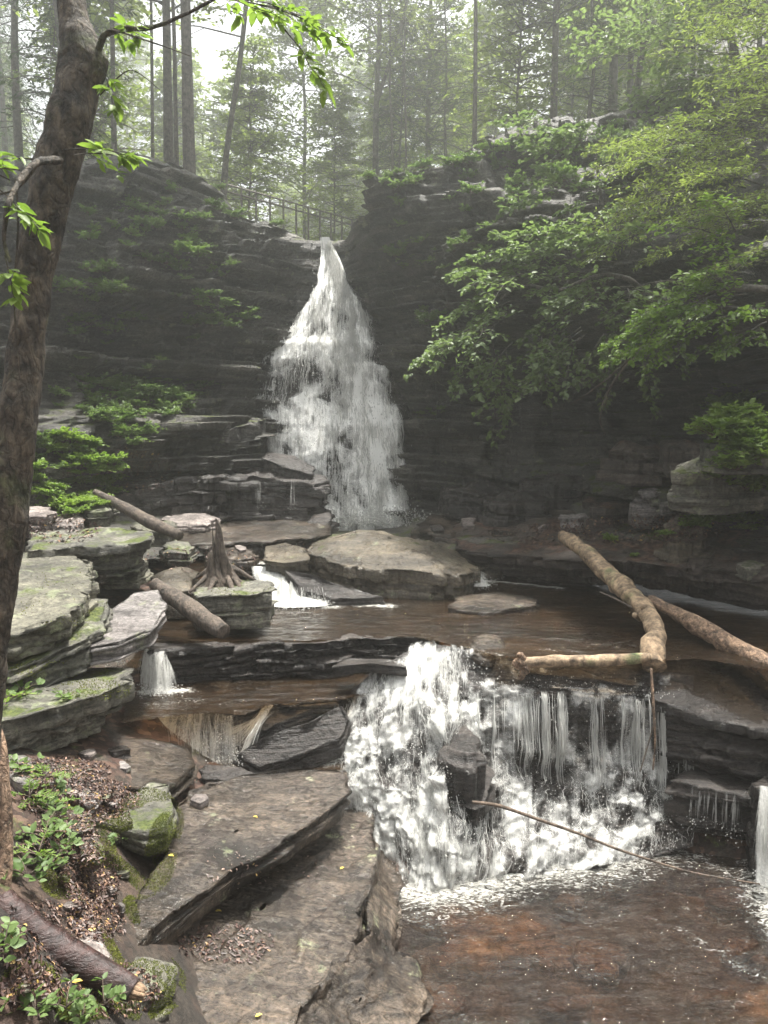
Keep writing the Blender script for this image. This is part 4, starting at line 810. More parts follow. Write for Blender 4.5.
# ---------------------------------------------------------------- logs, stump, sticks
def logobj(name, label, pts, rad, mat, cat='log', ns=28, rough=.10, s=0, step=8, rf=6, cutmat=None, group=None):
    P = np.array([W(*p_) for p_ in pts]); L = P.mean(0); 
    V, Fq = tube(P-L, rad, ns, step, rough, s, rf)
    e = empty(name, tuple(L), label, cat, group); mb = MB(); mb.add(V, Fq); mb.build('bark' if cutmat else 'wood', mat, e)
    return e, L
e, L = logobj('fallen_log', 'pale bare log slanting from the right shelf to the cascade brink, with a crook', [(562,536,11.6),(585,552,10.9),(610,576,10.0),(632,596,9.35),(647,613,8.9),(656,632,8.45),(652,648,8.15),(655,666,7.95)], [.085,.115,.125,.12,.105,.10,.12,.11], M['bark_pale'], s=3, ns=36, rough=.22)
for (a, c_) in (((648,610,8.95), .03), ((640,618,9.0), .05)):
    q = W(*a); V, Fq = tube(np.array([q, q+np.array([-.10, -.1, .06])])-L, [.05, .035], 10, 4, .2); mb = MB(); mb.add(V, Fq); mb.build('branch_stub', M['bark_pale'], e)
q0 = W(600, 592, 9.6); V, Fq = tube(np.array([q0, W(618,600,9.4), W(632,608,9.1)])-L, [.012,.016,.02], 8, 4, .2); mb = MB(); mb.add(V, Fq); mb.build('side_twig', M['wood_grey'], e)
logobj('fallen_log', 'scaly reddish log running off the right edge over the upper pool', [(648,600,9.25),(675,612,9.0),(705,630,8.6),(740,650,8.2),(775,672,7.8),(830,705,7.3)], [.06,.085,.10,.12,.13,.13], M['bark_scaly'], s=5, ns=36, rough=.22)
e, L = logobj('fallen_branch', 'short mossy branch lying level across the cascade brink', [(524,663,7.95),(560,661,7.9),(600,661,7.85),(650,658,7.9)], [.055,.06,.062,.05], M['bark_pale'], cat='branch', s=7, rough=.2)
for k, (a, b) in enumerate([(520,656),(524,670),(517,664),(521,677)]):
    q = W(a, b, 7.92); V, Fq = tube(np.array([W(528,663,7.95), q, q+np.array([-.01, -.02, .0])])-L, [.035, .05, .02], 10, 4, .3, k); mb = MB(); mb.add(V, Fq); mb.build('broken_knob', M['bark_scaly'], e)
logobj('hanging_stick', 'thin reddish stick hanging down in front of the cascade curtain', [(651,668,7.8),(653,700,7.7),(655,740,7.65),(653,770,7.6)], [.014,.016,.012,.008], M['bark_scaly'], cat='stick', ns=8, rough=.15)
logobj('hanging_stick', 'forked pale stick leaning at the foot of the hanging stick', [(655,720,7.62),(648,745,7.6),(640,772,7.55)], [.006,.008,.006], M['wood_grey'], cat='stick', ns=6)
logobj('driftwood_stick', 'long thin stick lying across the white water into the lower pool', [(472,802,6.9),(500,806,6.85),(540,820,6.8),(580,834,6.8),(620,850,6.75),(690,872,6.6),(760,884,6.5)], [.014,.018,.016,.015,.012,.009,.006], M['twig'], cat='stick', ns=8, rough=.1)
logobj('fallen_log', 'short weathered log leaning on the squat lichen boulder', [(155,584,9.2),(175,598,8.9),(200,616,8.55),(224,632,8.25)], [.07,.10,.115,.09], M['wood_grey'], s=11, rough=.14)
logobj('fallen_branch', 'thick grey branch lying on stones below the green bank', [(95,492,12.6),(125,508,12.2),(150,522,11.8),(180,536,11.4)], [.05,.09,.10,.07], M['wood_grey'], cat='branch', s=13)
e, L = logobj('fallen_log', 'wet dark red log with a broken pale end on the near bank', [(2,896,3.75),(14,914,3.72),(45,940,3.7),(80,962,3.68),(110,978,3.66),(134,990,3.64)], [.05,.078,.08,.076,.07,.055], M['wood_wet'], s=17, ns=40, rough=.07, cutmat=1)
q = W(134,990,3.64)-L; d_ = np.array([.16, .0, -.06]); mb = MB()
for k in range(9):
    a = k*.7; o_ = np.array([0, math.cos(a), math.sin(a)])*.03; V, Fq = tube(np.array([q+o_-d_*.3, q+o_*.8+d_*(.1+.2*h1(k, 3)), q+o_*.7+d_*(.2+.25*h1(k, 3))]), [.022, .014, .002], 6, 3, .2, k); mb.add(V, Fq)
mb.build('broken_end', M['wood_cut'], e)
# stump
L = W(220, 585, 9.6); e = empty('tree_stump', tuple(L), 'jagged grey tree stump with spreading roots among the left rocks', 'stump'); mb = MB()
th_ = np.linspace(0, 2*math.pi, 72, endpoint=False); nz_ = 60; tz = np.linspace(0, 1, nz_); G = np.zeros((nz_, 72, 3))
fl_ = np.array([fbm(np.array([[math.cos(a_)*1.8, math.sin(a_)*1.8, k*.35] for a_ in th_]), 4, 8) for k in tz*4])
top_ = .46+.45*np.clip(fbm(np.stack([np.cos(th_)*2.2, np.sin(th_)*2.2, th_*0+4], -1), 3, 9)*2.4, -.5, 1)+.45*np.exp(-((th_-1.9)/.35)**2)+.28*np.exp(-((th_-4.2)/.25)**2)
R_ = np.interp(tz, [0, .15, .4, .75, .97, 1], [.34, .22, .165, .125, .095, .06])[:, None]*(1+.75*fl_)
G[..., 0] = R_*np.cos(th_)-.10*tz[:, None]*top_; G[..., 1] = R_*np.sin(th_)*.8; G[..., 2] = tz[:, None]*top_-.06
mb.add(G.reshape(-1, 3), gridfaces(nz_, 72, True)); G2 = G[-1:].repeat(6, 0).copy(); cc_ = G[-1].mean(0)
for k in range(6): G2[k] = G[-1]*[1, 1, 1]; G2[k, :, :2] = cc_[:2]+(G[-1, :, :2]-cc_[:2])*(1-k*.19); G2[k, :, 2] = G[-1, :, 2]*(1-k*.1)-.07*k
mb.add(G2.reshape(-1, 3), gridfaces(6, 72, True))
mb.build('trunk', M['wood_grey'], e)
for k, (a, b, Yd) in enumerate([(190,592,9.3),(206,598,9.15),(246,596,9.3),(258,582,9.7),(196,578,9.9),(236,600,9.1)]):
    mb = MB(); V, Fq = tube(np.array([W(222,566,9.8), W((222+a)/2,(572+b)/2-5,(9.8+Yd)/2), W(a,b,Yd)])-L, [.065,.04,.012], 12, 8, .3, k, 9); mb.add(V, Fq); mb.build('root', M['wood_grey'], e)
# hanging dead branches in the recess
for k, (label, pts) in enumerate([('bare dead twig hanging from the right overhang, longest', [(640,352,12.0),(622,370,12.0),(606,395,12.0),(600,420,11.9),(606,435,11.9)]), ('bare dead twig hanging from the overhang, reaching left', [(636,352,12.0),(615,372,12.1),(590,392,12.2),(570,405,12.3)]), ('bare dead twig hanging from the overhang, short and steep', [(632,356,12.1),(612,385,12.1),(604,408,12.1)])]):
    logobj('dead_twig', label, pts, list(np.linspace(.018, .006, len(pts))), M['wood_grey'], cat='twig', ns=6, rough=.2)

# ---------------------------------------------------------------- foliage
def leafgeo(C, D, U, size, asp=.5, fold=.18, simple=False):
    """C base points, D long direction, U leaf normal"""
    C = np.asarray(C); n_ = len(C); D = D/np.linalg.norm(D, axis=1, keepdims=True); U = U-D*(U*D).sum(1, keepdims=True); U /= np.maximum(np.linalg.norm(U, axis=1, keepdims=True), 1e-6)
    S_ = np.cross(D, U); sz = np.asarray(size).reshape(-1, 1)*np.ones((n_, 1)); a = asp*sz*.5
    if simple:
        V = np.stack([C, C+D*sz*.45+S_*a, C+D*sz, C+D*sz*.45-S_*a], 1); f = np.array([[0, 1, 2, 3]])
        return V.reshape(-1, 3), (f[None]+np.arange(n_)[:, None, None]*4).reshape(-1, 4)
    V = np.stack([C, C+D*sz*.3+S_*a+U*fold*a, C+D*sz*.7+S_*a*.75+U*fold*a, C+D*sz-U*fold*a, C+D*sz*.7-S_*a*.75+U*fold*a, C+D*sz*.3-S_*a+U*fold*a], 1)
    f = np.array([[0, 1, 2, 3], [0, 3, 4, 5]])
    return V.reshape(-1, 3), (f[None]+np.arange(n_)[:, None, None]*6).reshape(-1, 4)
def unit(v): return v/np.maximum(np.linalg.norm(v, axis=-1, keepdims=True), 1e-9)
def spray(mbL, mbT, p0, d, length, rg, nside=8, nleaf=10, size=.07, droop=.25, flat=.35, asp=.55, simple=False, thick=.012, wide=.55):
    """a branch with side twigs spread in a nearly level plane, leaves along the twigs"""
    d = unit(np.asarray(d, float)); side = unit(np.cross(d, [0, 0, 1.])+1e-6); m_ = 6; tt = np.linspace(0, 1, m_)
    path = p0+d*length*tt[:, None]+np.array([0, 0, -1.])*(droop*length*tt**2)[:, None]+rg.normal(0, .02*length, (m_, 3))*tt[:, None]
    if mbT is not None: mbT.add(*tube(path, list(thick*(1-.8*tt)), 5, 1))
    C_, D_, U_ = [], [], []
    for k in range(nside):
        t0 = .18+.8*(k+rg.random()*.5)/nside; sgn = 1 if k % 2 else -1
        b = np.array([np.interp(t0, tt, path[:, j]) for j in range(3)]); sl = length*wide*(1.05-t0)*rg.uniform(.7, 1.2)+.05*length
        sdir = unit(side*sgn*rg.uniform(.6, 1)+d*rg.uniform(.4, .9)+np.array([0, 0, rg.normal(0, flat*.5)]))
        if k == nside-1: sdir = unit(d+np.array([0, 0, -droop]))
        e_ = b+sdir*sl+np.array([0, 0, -droop*sl*.7])
        if mbT is not None: mbT.add(*tube(np.array([b, (b+e_)/2+[0, 0, .04*sl], e_]), [thick*.4, thick*.3, thick*.12], 4, 1))
        tl = rg.uniform(.1, 1.05, nleaf); base = b+(e_-b)*tl[:, None]+rg.normal(0, .025*length, (nleaf, 3))*[1, 1, .6]
        sd = np.where(rg.random(nleaf) < .5, 1, -1)[:, None]; sper = unit(np.cross(sdir, [0, 0, 1.]))
        C_.append(base); D_.append(sper*sd*.8+sdir*.7+rg.normal(0, .35, (nleaf, 3))+[0, 0, -.25]); U_.append(np.array([0, 0, 1.])+rg.normal(0, flat, (nleaf, 3)))
    C_ = np.concatenate(C_); mbL.add(*leafgeo(C_, np.concatenate(D_), np.concatenate(U_), size*rg.uniform(.6, 1.25, len(C_)), asp, .2, simple))

# --- background tree prototypes (mesh local to the foot)
def tree_proto(seed, H, z0, rad, nspray, leaf, rtrunk, mat='leaf_far', lean=0., nside=7, nleaf=9, hem=False, fork=False):
    rg = np.random.default_rng(seed); root = empty('tree', (0, 0, 0), '', 'tree')
    t_ = np.linspace(0, 1, 7); path = np.stack([lean*H*t_**1.3+rg.normal(0, .012*H, 7)*t_, rg.normal(0, .012*H, 7)*t_, H*t_-.6], 1)
    mt = MB(); mt.add(*tube(path, list(rtrunk*(1-.72*t_)*np.array([1.25, 1, 1, 1, 1, 1, 1])), 12, 4, .08, seed))
    if fork: mt.add(*tube(np.array([path[2], path[3]+[-.06*H, 0, 0], path[4]+[-.09*H, 0, 0], path[6]+[-.12*H, 0, 0]]), [rtrunk*.6, rtrunk*.5, rtrunk*.4, rtrunk*.15], 10, 4, .08))
    ml = MB(); mbr = MB()
    for k in range(nspray):
        z = z0+(H-z0)*rg.random()**.8; f = (z-z0)/(H-z0); az = rg.uniform(0, 6.283)
        L_ = rad*(1-.6*f)*rg.uniform(.45, 1.1); p0 = np.array([np.interp(z+.6, path[:, 2]+.6, path[:, j]) for j in range(2)]+[z])
        el = rg.uniform(-.1, .25) if hem else rg.uniform(.0, .75)
        spray(ml, mbr, p0, [math.cos(az), math.sin(az), el], L_, rg, nside, nleaf, leaf, .35 if hem else .25, .5 if not hem else .25, .5 if not hem else .35, True, .02 if hem else .03, .5)
    mt.build('trunk', M['bark_far'], root); mbr.build('branches', M['bark_far'], root); ml.build('crown', M[mat], root)
    return root
PROT = {
 'tallA': tree_proto(1, 20, 4.5, 4.4, 150, .25, .125), 'tallB': tree_proto(2, 22, 6, 4.8, 150, .25, .15, fork=True),
 'mid': tree_proto(3, 11, 1.0, 3.4, 140, .21, .07), 'lean': tree_proto(4, 17, 5, 3.4, 60, .16, .11, lean=.14),
 'hem': tree_proto(5, 19, 1.8, 3.6, 120, .15, .16, 'leaf_dark', hem=True, nleaf=10), 'hemS': tree_proto(6, 9, .6, 2.4, 90, .12, .07, 'leaf_dark', hem=True),
 'pole': tree_proto(7, 16, 8, 2.2, 26, .15, .07)}
usedP = set()
def put_tree(kind, px, py, Yd, label, s=1., rz=0., group='trees on the slopes above the waterfall', name='tree', z=None):
    p_ = W(px, py, Yd); l, n_ = dropz(p_[0], p_[1]); zz = l.z if l is not None else p_[2]
    if kind not in usedP: o = PROT[kind]; usedP.add(kind)
    else: o = copy_tree(PROT[kind])
    o.name = name; o.location = (p_[0], p_[1], zz); o.rotation_euler = (0, 0, rz); o.scale = (s, s, s); tag(o, label, 'tree', group); return o
G1 = 'trees on the slopes above the waterfall'
for a in [('tallA',168,160,21,'straight grey trunk on the left rim, left of the forked tree',1.,0.3),
  ('tallB',190,190,19.4,'stout forked tree on the left rim, its trunk reaching down to the ledge',.95,0),
  ('pole',176,160,20.5,'dark thin pole tree between the straight trunk and the forked tree',.9,1),
  ('lean',220,185,23,'slim tree leaning right on the left rim beside the fence',.9,0),
  ('pole',114,150,20.5,'thin tree just right of the near trunk, leaning slightly left',1.,2.),
  ('pole',153,160,24,'faint thin tree left of the straight grey trunk',.9,3.),
  ('tallA',305,200,38,'distant misty trunk behind the fence',.95,2.),
  ('tallB',375,182,31,'pale double trunk above the head of the waterfall',.9,2.6),
  ('pole',392,172,29,'thin dark pole tree right of the pale double trunk',.8,.6),
  ('pole',405,168,29,'second thin pole tree, slightly curved, left of the dark trunk',.75,1.9),
  ('pole',474,156,21.5,'dark straight trunk with dead twigs on the rim above the recess',.95,.4),
  ('tallA',428,160,36,'broad pale trunk fading behind the dark one',1.1,4.),
  ('tallA',553,120,24,'dark upright trunk in the middle of the right slope',.9,5.),
  ('tallB',612,108,26,'thick dark trunk high on the right slope',1.,3.5),
  ('tallA',630,108,27,'trunk close beside the thick dark one, on its right',.9,1.2),
  ('lean',632,115,21,'thin tree leaning right across the right slope trunks',.8,.2),
  ('hemS',400,150,31,'small hemlock with drooping boughs above the fall head',1.,0.),
  ('hemS',445,150,31,'small hemlock between the pale and dark trunks',1.1,2.),
  ('mid',520,125,25,'leafy sapling on the right rim beside the dark upright trunk',.8,1.),
  ('mid',690,90,19,'leafy young tree at the top right',.9,2.),
  ('mid',760,40,15,'bushy young tree in the upper right corner',.7,4.),
  ('hemS',60,150,19,'small hemlock behind the near trunk',1.1,4.),
  ('hem',20,130,24,'tall hemlock at the upper left edge',.9,1.),
  ('mid',250,190,28,'pale green sapling behind the fence',.7,3.),
  ('mid',90,150,24,'pale green sapling left of the thin trees',.8,5.),
  ('mid',335,190,32,'bright green sapling at the end of the fence',.7,0.5),
  ('hemS',590,112,22,'small hemlock in front of the thick dark trunk',.9,3.)]:
    put_tree(a[0], a[1], a[2], a[3], a[4], a[5], a[6])
rg = np.random.default_rng(12); FG = 'distant trees fading into the mist'
for k in range(104):
    px = rg.uniform(-120, 900); Yd = rg.uniform(32, 78)
    if 262 < px < 330 and Yd < 50: continue
    kd = ['tallA', 'mid', 'mid', 'hem', 'mid', 'hemS', 'mid'][k % 7]
    ts_ = rg.uniform(.8, 1.25)
    put_tree(kd, px, 200, Yd, ('larger ' if ts_ > 1.05 else 'smaller ')+{'tallA': 'tall broadleaf tree', 'mid': 'bushy low tree', 'hem': 'tall hemlock', 'hemS': 'small hemlock'}[kd]+(' faint in the far mist' if Yd > 58 else ' in the middle mist' if Yd > 44 else ' in thin mist')+', '+['left of the near trunk', 'above the left rim', 'above the fence', 'above the fall head', 'above the right rim', 'on the right slope', 'at the right edge'][int(np.searchsorted([60, 220, 320, 420, 540, 680], px))], ts_, rg.uniform(0, 6), FG)

# --- plants on the ledges and banks
def plant_proto(name, seed, nst, h, leaf, mat, nl=7, fern=False):
    rg = np.random.default_rng(seed); root = empty(name, (0, 0, 0), '', 'plant'); ml = MB(); mt = MB()
    for k in range(nst):
        az = rg.uniform(0, 6.283); d = np.array([math.cos(az), math.sin(az), rg.uniform(.5, 1.6)]); d = unit(d); L_ = h*rg.uniform(.5, 1.1)
        t_ = np.linspace(0, 1, 5)[:, None]; path = d*L_*t_+np.array([0, 0, -.55*L_])*t_**2*(1-d[2]*.5); mt.add(*tube(path, [.004, .004, .003, .002, .001], 4, 1))
        tl = np.sort(rg.uniform(.25, 1.02, nl)); base = np.stack([np.interp(tl, t_[:, 0], path[:, j]) for j in range(3)], 1)
        sp = unit(np.cross(d, [0, 0, 1.])); sd = np.where(np.arange(nl) % 2, 1, -1)[:, None]
        ml.add(*leafgeo(base, sp*sd+d*.6+rg.normal(0, .3, (nl, 3)), np.array([0, 0, 1.])+rg.normal(0, .35, (nl, 3)), leaf*rg.uniform(.6, 1.2, nl)*(1.15-.5*tl if fern else 1), .32 if fern else .62))
    mt.build('stems', M['twig'], root); ml.build('leaves', M[mat], root); return root
PP = {'bushy': plant_proto('ledge_plant', 21, 30, .46, .07, 'fern', 13), 'low': plant_proto('ledge_plant', 22, 34, .34, .055, 'fern', 13), 'fern': plant_proto('fern', 23, 12, .42, .085, 'fern', 22, True),
      'bright': plant_proto('ledge_plant', 24, 34, .36, .065, 'leaf_bright', 13), 'near': plant_proto('seedling', 25, 7, .15, .055, 'fern', 5), 'nearfern': plant_proto('fern', 26, 7, .22, .035, 'leaf_bright', 26, True)}
usedQ = set()
def put_plant(kind, px, py, label, s=1., group=None, lift=0.):
    l, n_ = hit(px, py)
    if l is None: return
    if kind not in usedQ: o = PP[kind]; usedQ.add(kind)
    else: o = copy_tree(PP[kind])
    o.location = (l.x+n_.x*.12, l.y+n_.y*.12, l.z+lift); o.rotation_euler = (rg.uniform(-.2, .2), rg.uniform(-.2, .2), rg.uniform(0, 6.28)); o.scale = (s, s, s)
    tag(o, label, 'plant', group); return o
def patch(kind, cx, cy, rx, ry, n_, label, group, s=(.45, 1.3)):
    for k in range(n_):
        a = rg.uniform(0, 6.28); r_ = math.sqrt(rg.random()); 
        dx, dy = r_*math.cos(a), r_*math.sin(a); hw = 'left' if dx < -.33 else 'right' if dx > .33 else 'middle'; vw = 'upper ' if dy < -.33 else 'lower ' if dy > .33 else ''
        sz_ = rg.uniform(*s)
        put_plant(kind, cx+rx*dx, cy+ry*dy, label+(', %s%s of its patch' % (vw, hw) if n_ > 7 else '')+(', small' if sz_ < .6*s[0]+.4*s[1] else ', large' if sz_ > .3*s[0]+.7*s[1] else ''), sz_, group)
patch('bright', 72, 480, 46, 38, 70, 'leafy green plant on the left bank', 'green plants on the left bank')
patch('low', 62, 450, 24, 20, 10, 'low green plant atop the left bank', 'green plants on the left bank')
patch('low', 115, 400, 75, 26, 42, 'low plant on the broad left ledge', 'plants on the broad left ledge')
patch('bushy', 160, 395, 50, 22, 22, 'taller plant on the broad left ledge', 'plants on the broad left ledge')
patch('low', 130, 432, 20, 14, 8, 'plant trailing below the broad green ledge', 'plants on the broad left ledge')
patch('low', 110, 325, 60, 10, 10, 'plant high on the left cliff', 'plants on the upper left cliff')
patch('low', 95, 290, 40, 12, 10, 'plant on the topmost bed of the left cliff', 'plants on the upper left cliff')
patch('low', 175, 235, 100, 60, 18, 'grey green plant on the upper left cliff', 'plants on the upper left cliff')
patch('fern', 140, 290, 100, 110, 44, 'fern rooted in a crack of the left cliff', 'ferns on the left cliff', (.5, 1.1))
patch('fern', 450, 240, 60, 40, 12, 'fern on the bulge right of the fall head', 'ferns right of the fall head', (.5, 1.))
patch('bushy', 215, 325, 30, 26, 14, 'green shoot jutting from the cliff left of the waterfall', 'shoots on the cliff left of the waterfall')
patch('bushy', 185, 262, 22, 14, 7, 'pale shoot below the left rim', 'shoots on the cliff left of the waterfall')
patch('low', 150, 215, 60, 26, 14, 'low plant on the left rim', 'undergrowth on the left rim')
patch('bushy', 250, 215, 40, 14, 8, 'plant along the rim left of the fall head', 'undergrowth on the left rim')
patch('low', 440, 190, 80, 36, 26, 'dull plant above the right cliff', 'undergrowth on the right rim')
patch('bushy', 560, 150, 90, 34, 24, 'pale plant under the right trunks', 'undergrowth on the right rim')
patch('low', 420, 255, 34, 14, 9, 'pale plant right of the fall head', 'plants on the cliff right of the waterfall')
patch('low', 425, 318, 18, 10, 7, 'pale plant on the small bulge right of the waterfall', 'plants on the cliff right of the waterfall')
patch('low', 432, 412, 16, 4, 7, 'mossy green tuft on the dark ledge right of the waterfall', 'plants on the cliff right of the waterfall', (.4, .7))
patch('bright', 745, 420, 28, 40, 24, 'bright plant at the right edge above the boulder', 'plants at the right edge', (.8, 1.5))
patch('bright', 735, 480, 30, 14, 10, 'bright plant on top of the mossy boulder', 'plants at the right edge', (.7, 1.2))
patch('bright', 725, 525, 32, 12, 12, 'bright plant below the mossy boulder on the shelf', 'plants at the right edge', (.7, 1.2))
for px, py, s_, lb in [(612,540,.55,'small green plant beside the log top on the shelf'), (668,535,.5,'small green plant at the foot of the tan block'), (635,556,.3,'tiny plant on the edge of the shelf')]: put_plant('bright', px, py, lb, s_)
for px, py, s_, kd, lb in [(30,790,1.3,'nearfern','fern at the foot of the near trunk'), (38,812,1.2,'nearfern','fern in the middle of the bank beside the litter'), (18,770,1.2,'near','seedling by the pale rounded stone'), (30,838,1.4,'near','broad leaved seedling on the near bank'), (44,822,1.2,'near','seedling beside the mossy flat stone'),
   (18,1010,1.0,'near','dark leaved seedling at the bottom left corner'), (45,1005,.9,'near','dark leaved seedling below the wet log'), (60,1018,.8,'near','lowest seedling under the wet log'), (20,690,1.4,'near','seedling growing on the undercut boulder'), (62,700,1.0,'near','small seedling on the middle of the undercut boulder'), (35,868,1.,'near','seedling beside the bare brown stone'), (10,700,1.5,'nearfern','fern between trunk and undercut boulder'),(40,778,1.1,'nearfern','fern at the back of the near bank by the pale stone'),(52,850,1.0,'near','seedling left of the oval stone'),(24,856,1.2,'nearfern','fern beside the bare brown stone'),(12,880,1.2,'near','seedling between trunk and bare stone'),(36,800,1.3,'near','tall seedling under the back fern'),(15,935,1.,'near','seedling behind the wet log'),(80,1012,.9,'near','seedling right of the lowest one'),(110,840,.8,'near','tiny seedling in the moss near the corner slab')]: put_plant(kd, px, py, lb, s_)
# --- right side overhanging branches
def bough_tree(name, label, foot, path, rad, sprays, leafmat_, size, seed, nside=9, nleaf=11, flat=.35, droop=.25, cat='tree', asp=.6, wide=.55):
    rg = np.random.default_rng(seed); L = W(*foot); e = empty(name, tuple(L), label, cat); mt = MB(); ml = MB(); mbr = MB()
    P = np.array([W(*p_) for p_ in path])-L; mt.add(*tube(P, rad, 10, 5, .1, seed)); mt.build('trunk', M['bark_far'], e)
    for (a, b, Yd, dx, dy, dz, ln, cnt) in sprays:
        for k in range(cnt):
            p0 = W(a, b, Yd)-L+rg.normal(0, .16*ln, 3)
            spray(ml, mbr, p0, np.array([dx, dy, dz])+rg.normal(0, .3, 3)*[1, 1, .5], ln*rg.uniform(.7, 1.15), rg, nside, nleaf, size, droop, flat, asp, False, .010, wide)
    mbr.build('branches', M['bark_far'], e); ml.build('foliage', M[leafmat_], e); return e
bough_tree('sapling', 'pale maple sapling with level sprays over the dark notch', (600,262,14.0), [(600,262,14.0),(603,230,14),(600,190,13.9),(595,150,14)], [.05,.04,.035,.02],
  [(590,185,14,-.9,-.3,.15,1.2,5),(600,200,14,.8,-.3,.1,1.1,5),(585,160,14,-.6,-.4,.3,1.1,4),(560,205,14,-1,-.2,.0,1.0,3),(620,170,14,.8,-.2,.2,1.,4),(600,235,14,-.8,-.4,-.1,.8,3),(560,150,14,-.6,-.4,.2,1.1,3)], 'leaf', .105, 41)
bough_tree('sapling', 'green maple branches hanging over the right cliff, nearest the waterfall', (560,300,13.2), [(560,300,13.4),(545,290,13.2),(520,285,13),(500,300,12.8)], [.05,.04,.03,.02],
  [(520,285,13,-.9,-.3,.05,1.2,6),(500,310,12.9,-.6,-.3,-.3,1.1,5),(490,340,12.9,-.3,-.2,-.7,.9,4),(495,375,12.9,.05,-.1,-.9,.75,3),(470,330,12.9,-.7,-.3,-.2,.8,3),(540,265,13.2,-.6,-.4,.3,1.1,6),(500,262,13.2,-.7,-.2,.3,.9,4)], 'leaf', .10, 42, droop=.4)
bough_tree('sapling', 'dense maple foliage spread along the brink of the right overhang', (640,300,12), [(650,300,12.2),(630,280,12),(600,275,11.8),(560,290,11.7)], [.05,.04,.03,.02],
  [(600,290,12.2,-.9,-.3,.0,1.2,8),(575,320,12.3,-.5,-.3,-.3,1.1,6),(630,300,12,-.4,-.5,-.05,1.1,8),(560,345,12.4,-.3,-.3,-.4,.8,4),(610,335,12.2,-.2,-.4,-.4,.8,5),(640,260,12.2,-.4,-.4,.3,1.2,7),(580,250,12.6,-.7,-.3,.3,1.1,6)], 'leaf', .095, 43, droop=.35)
bough_tree('sapling', 'yellow green leafy boughs jutting in from the right edge', (800,300,9.5), [(830,300,9.6),(780,290,9.5),(720,290,9.6),(670,310,9.8)], [.06,.05,.035,.02],
  [(740,290,9.6,-.9,-.2,.0,1.1,8),(700,305,9.8,-.8,-.3,-.1,.9,8),(670,325,10,-.6,-.2,-.3,.7,5),(760,320,9.4,-.6,-.3,-.15,.8,6),(740,260,9.7,-.8,-.2,.1,1.,6),(650,335,10.2,-.8,-.1,-.2,.6,3)], 'leaf_bright', .07, 44, nleaf=13)
bough_tree('hemlock', 'hemlock boughs drooping over the upper right slope', (790,250,10.5), [(800,260,10.6),(795,160,10.6),(790,60,10.6),(785,-60,10.6)], [.11,.10,.08,.06],
  [(790,230,10.6,-.95,-.3,.0,1.5,7),(790,190,10.6,-.95,-.2,.05,1.7,8),(790,150,10.6,-.95,-.3,.1,1.8,8),(790,110,10.6,-.95,-.2,.15,1.8,8),(790,60,10.6,-.95,-.3,.2,1.8,8),(790,10,10.6,-.95,-.2,.2,1.6,7),(760,200,10,-.7,-.6,0,1.3,6),(700,200,11.2,-.9,0,-.1,1.3,6),(690,140,11.5,-.9,0,0,1.3,6)], 'leaf_far', .07, 45, nside=12, nleaf=18, asp=.3, flat=.25)
bough_tree('sapling', 'soft green maple crown filling the upper right above the boughs', (740,120,14), [(745,130,14),(735,60,14),(725,0,14),(720,-60,14)], [.09,.08,.06,.05],
  [(735,90,14,-.9,-.3,.2,1.8,8),(730,40,14,-.9,-.3,.2,2.,8),(730,0,14,-.9,-.3,.1,2.,8),(735,60,14,.9,-.3,.1,1.6,7),(730,20,14,.6,-.6,.2,1.6,7),(690,110,14,-.8,-.3,.0,1.6,6),(650,60,14.5,-.8,-.3,.1,1.5,5),(700,150,13.6,-.9,-.2,.0,1.5,6)], 'leaf', .11, 46)
# --- near tree on the left
P = [(-34,930,3.15),(-26,860,3.15),(-20,780,3.15),(-13,700,3.15),(-5,620,3.15),(9,520,3.17),(21,420,3.2),(32,320,3.25),(43,240,3.28),(58,170,3.3),(74,115,3.32),(84,60,3.34),(76,20,3.36),(70,-30,3.38),(66,-90,3.4),(60,-200,3.4)]
PW = np.array([W(*q) for q in P]); L = PW[0]+[0, 0, -.0]; l_, n_ = dropz(L[0], L[1]); 
if l_ is not None: PW[0, 2] = min(PW[0, 2], l_.z-.1)
e = empty('tree', tuple(L), 'near leaning tree with rough mossy bark at the left edge', 'tree'); mb = MB()
rad = [.15,.11,.097,.097,.105,.108,.105,.098,.108,.118,.118,.115,.082,.072,.075,.07]
V, Fq = tube(PW-L-[.012, 0, 0], [r_*.74 for r_ in rad], 72, 14, .11, 77, 9); 
kn = W(106, 62, 3.3)-L; dk = V-kn; dd = np.linalg.norm(dk, axis=1); V = V+np.array([1, -.2, .1])*(.05*np.exp(-(dd/.07)**2))[:, None]
kn = W(90, 128, 3.2)-L; dk = V-kn; dd = np.linalg.norm(dk, axis=1); V = V+np.array([.8, -.5, 0])*(.03*np.exp(-(dd/.09)**2))[:, None]
V = V+unit(V-np.array([0, 0, 0]))*0+.006*np.stack([fbm(V*40, 3, 90+k) for k in range(3)], -1)
mb.add(V, Fq); mb.build('trunk', M['bark_near'], e)
mbr = MB(); ml = MB(); rgn = np.random.default_rng(55)
brs = [([(98,52,3.3),(104,36,3.25),(120,28,3.2),(150,28,3.15),(190,12,3.1),(230,-10,3.05)], .014), ([(104,36,3.25),(112,30,3.2),(160,45,3.1),(190,56,3.05)], .005), ([(60,160,3.2),(38,162,3.0),(22,178,2.9),(8,205,2.8),(4,240,2.8),(10,262,2.8)], .016), ([(38,162,3.0),(30,175,2.95),(14,190,2.9),(-10,196,2.9)], .008), ([(100,95,3.3),(130,70,3.2),(160,90,3.2)], .003), ([(16,180,2.9),(18,230,2.88),(14,300,2.9),(20,380,2.95)], .005)]
for pts, r_ in brs:
    q = np.array([W(*p_) for p_ in pts])-L; mbr.add(*tube(q, list(np.linspace(r_, r_*.35, len(pts))), 8, 6, .25, 3, 30))
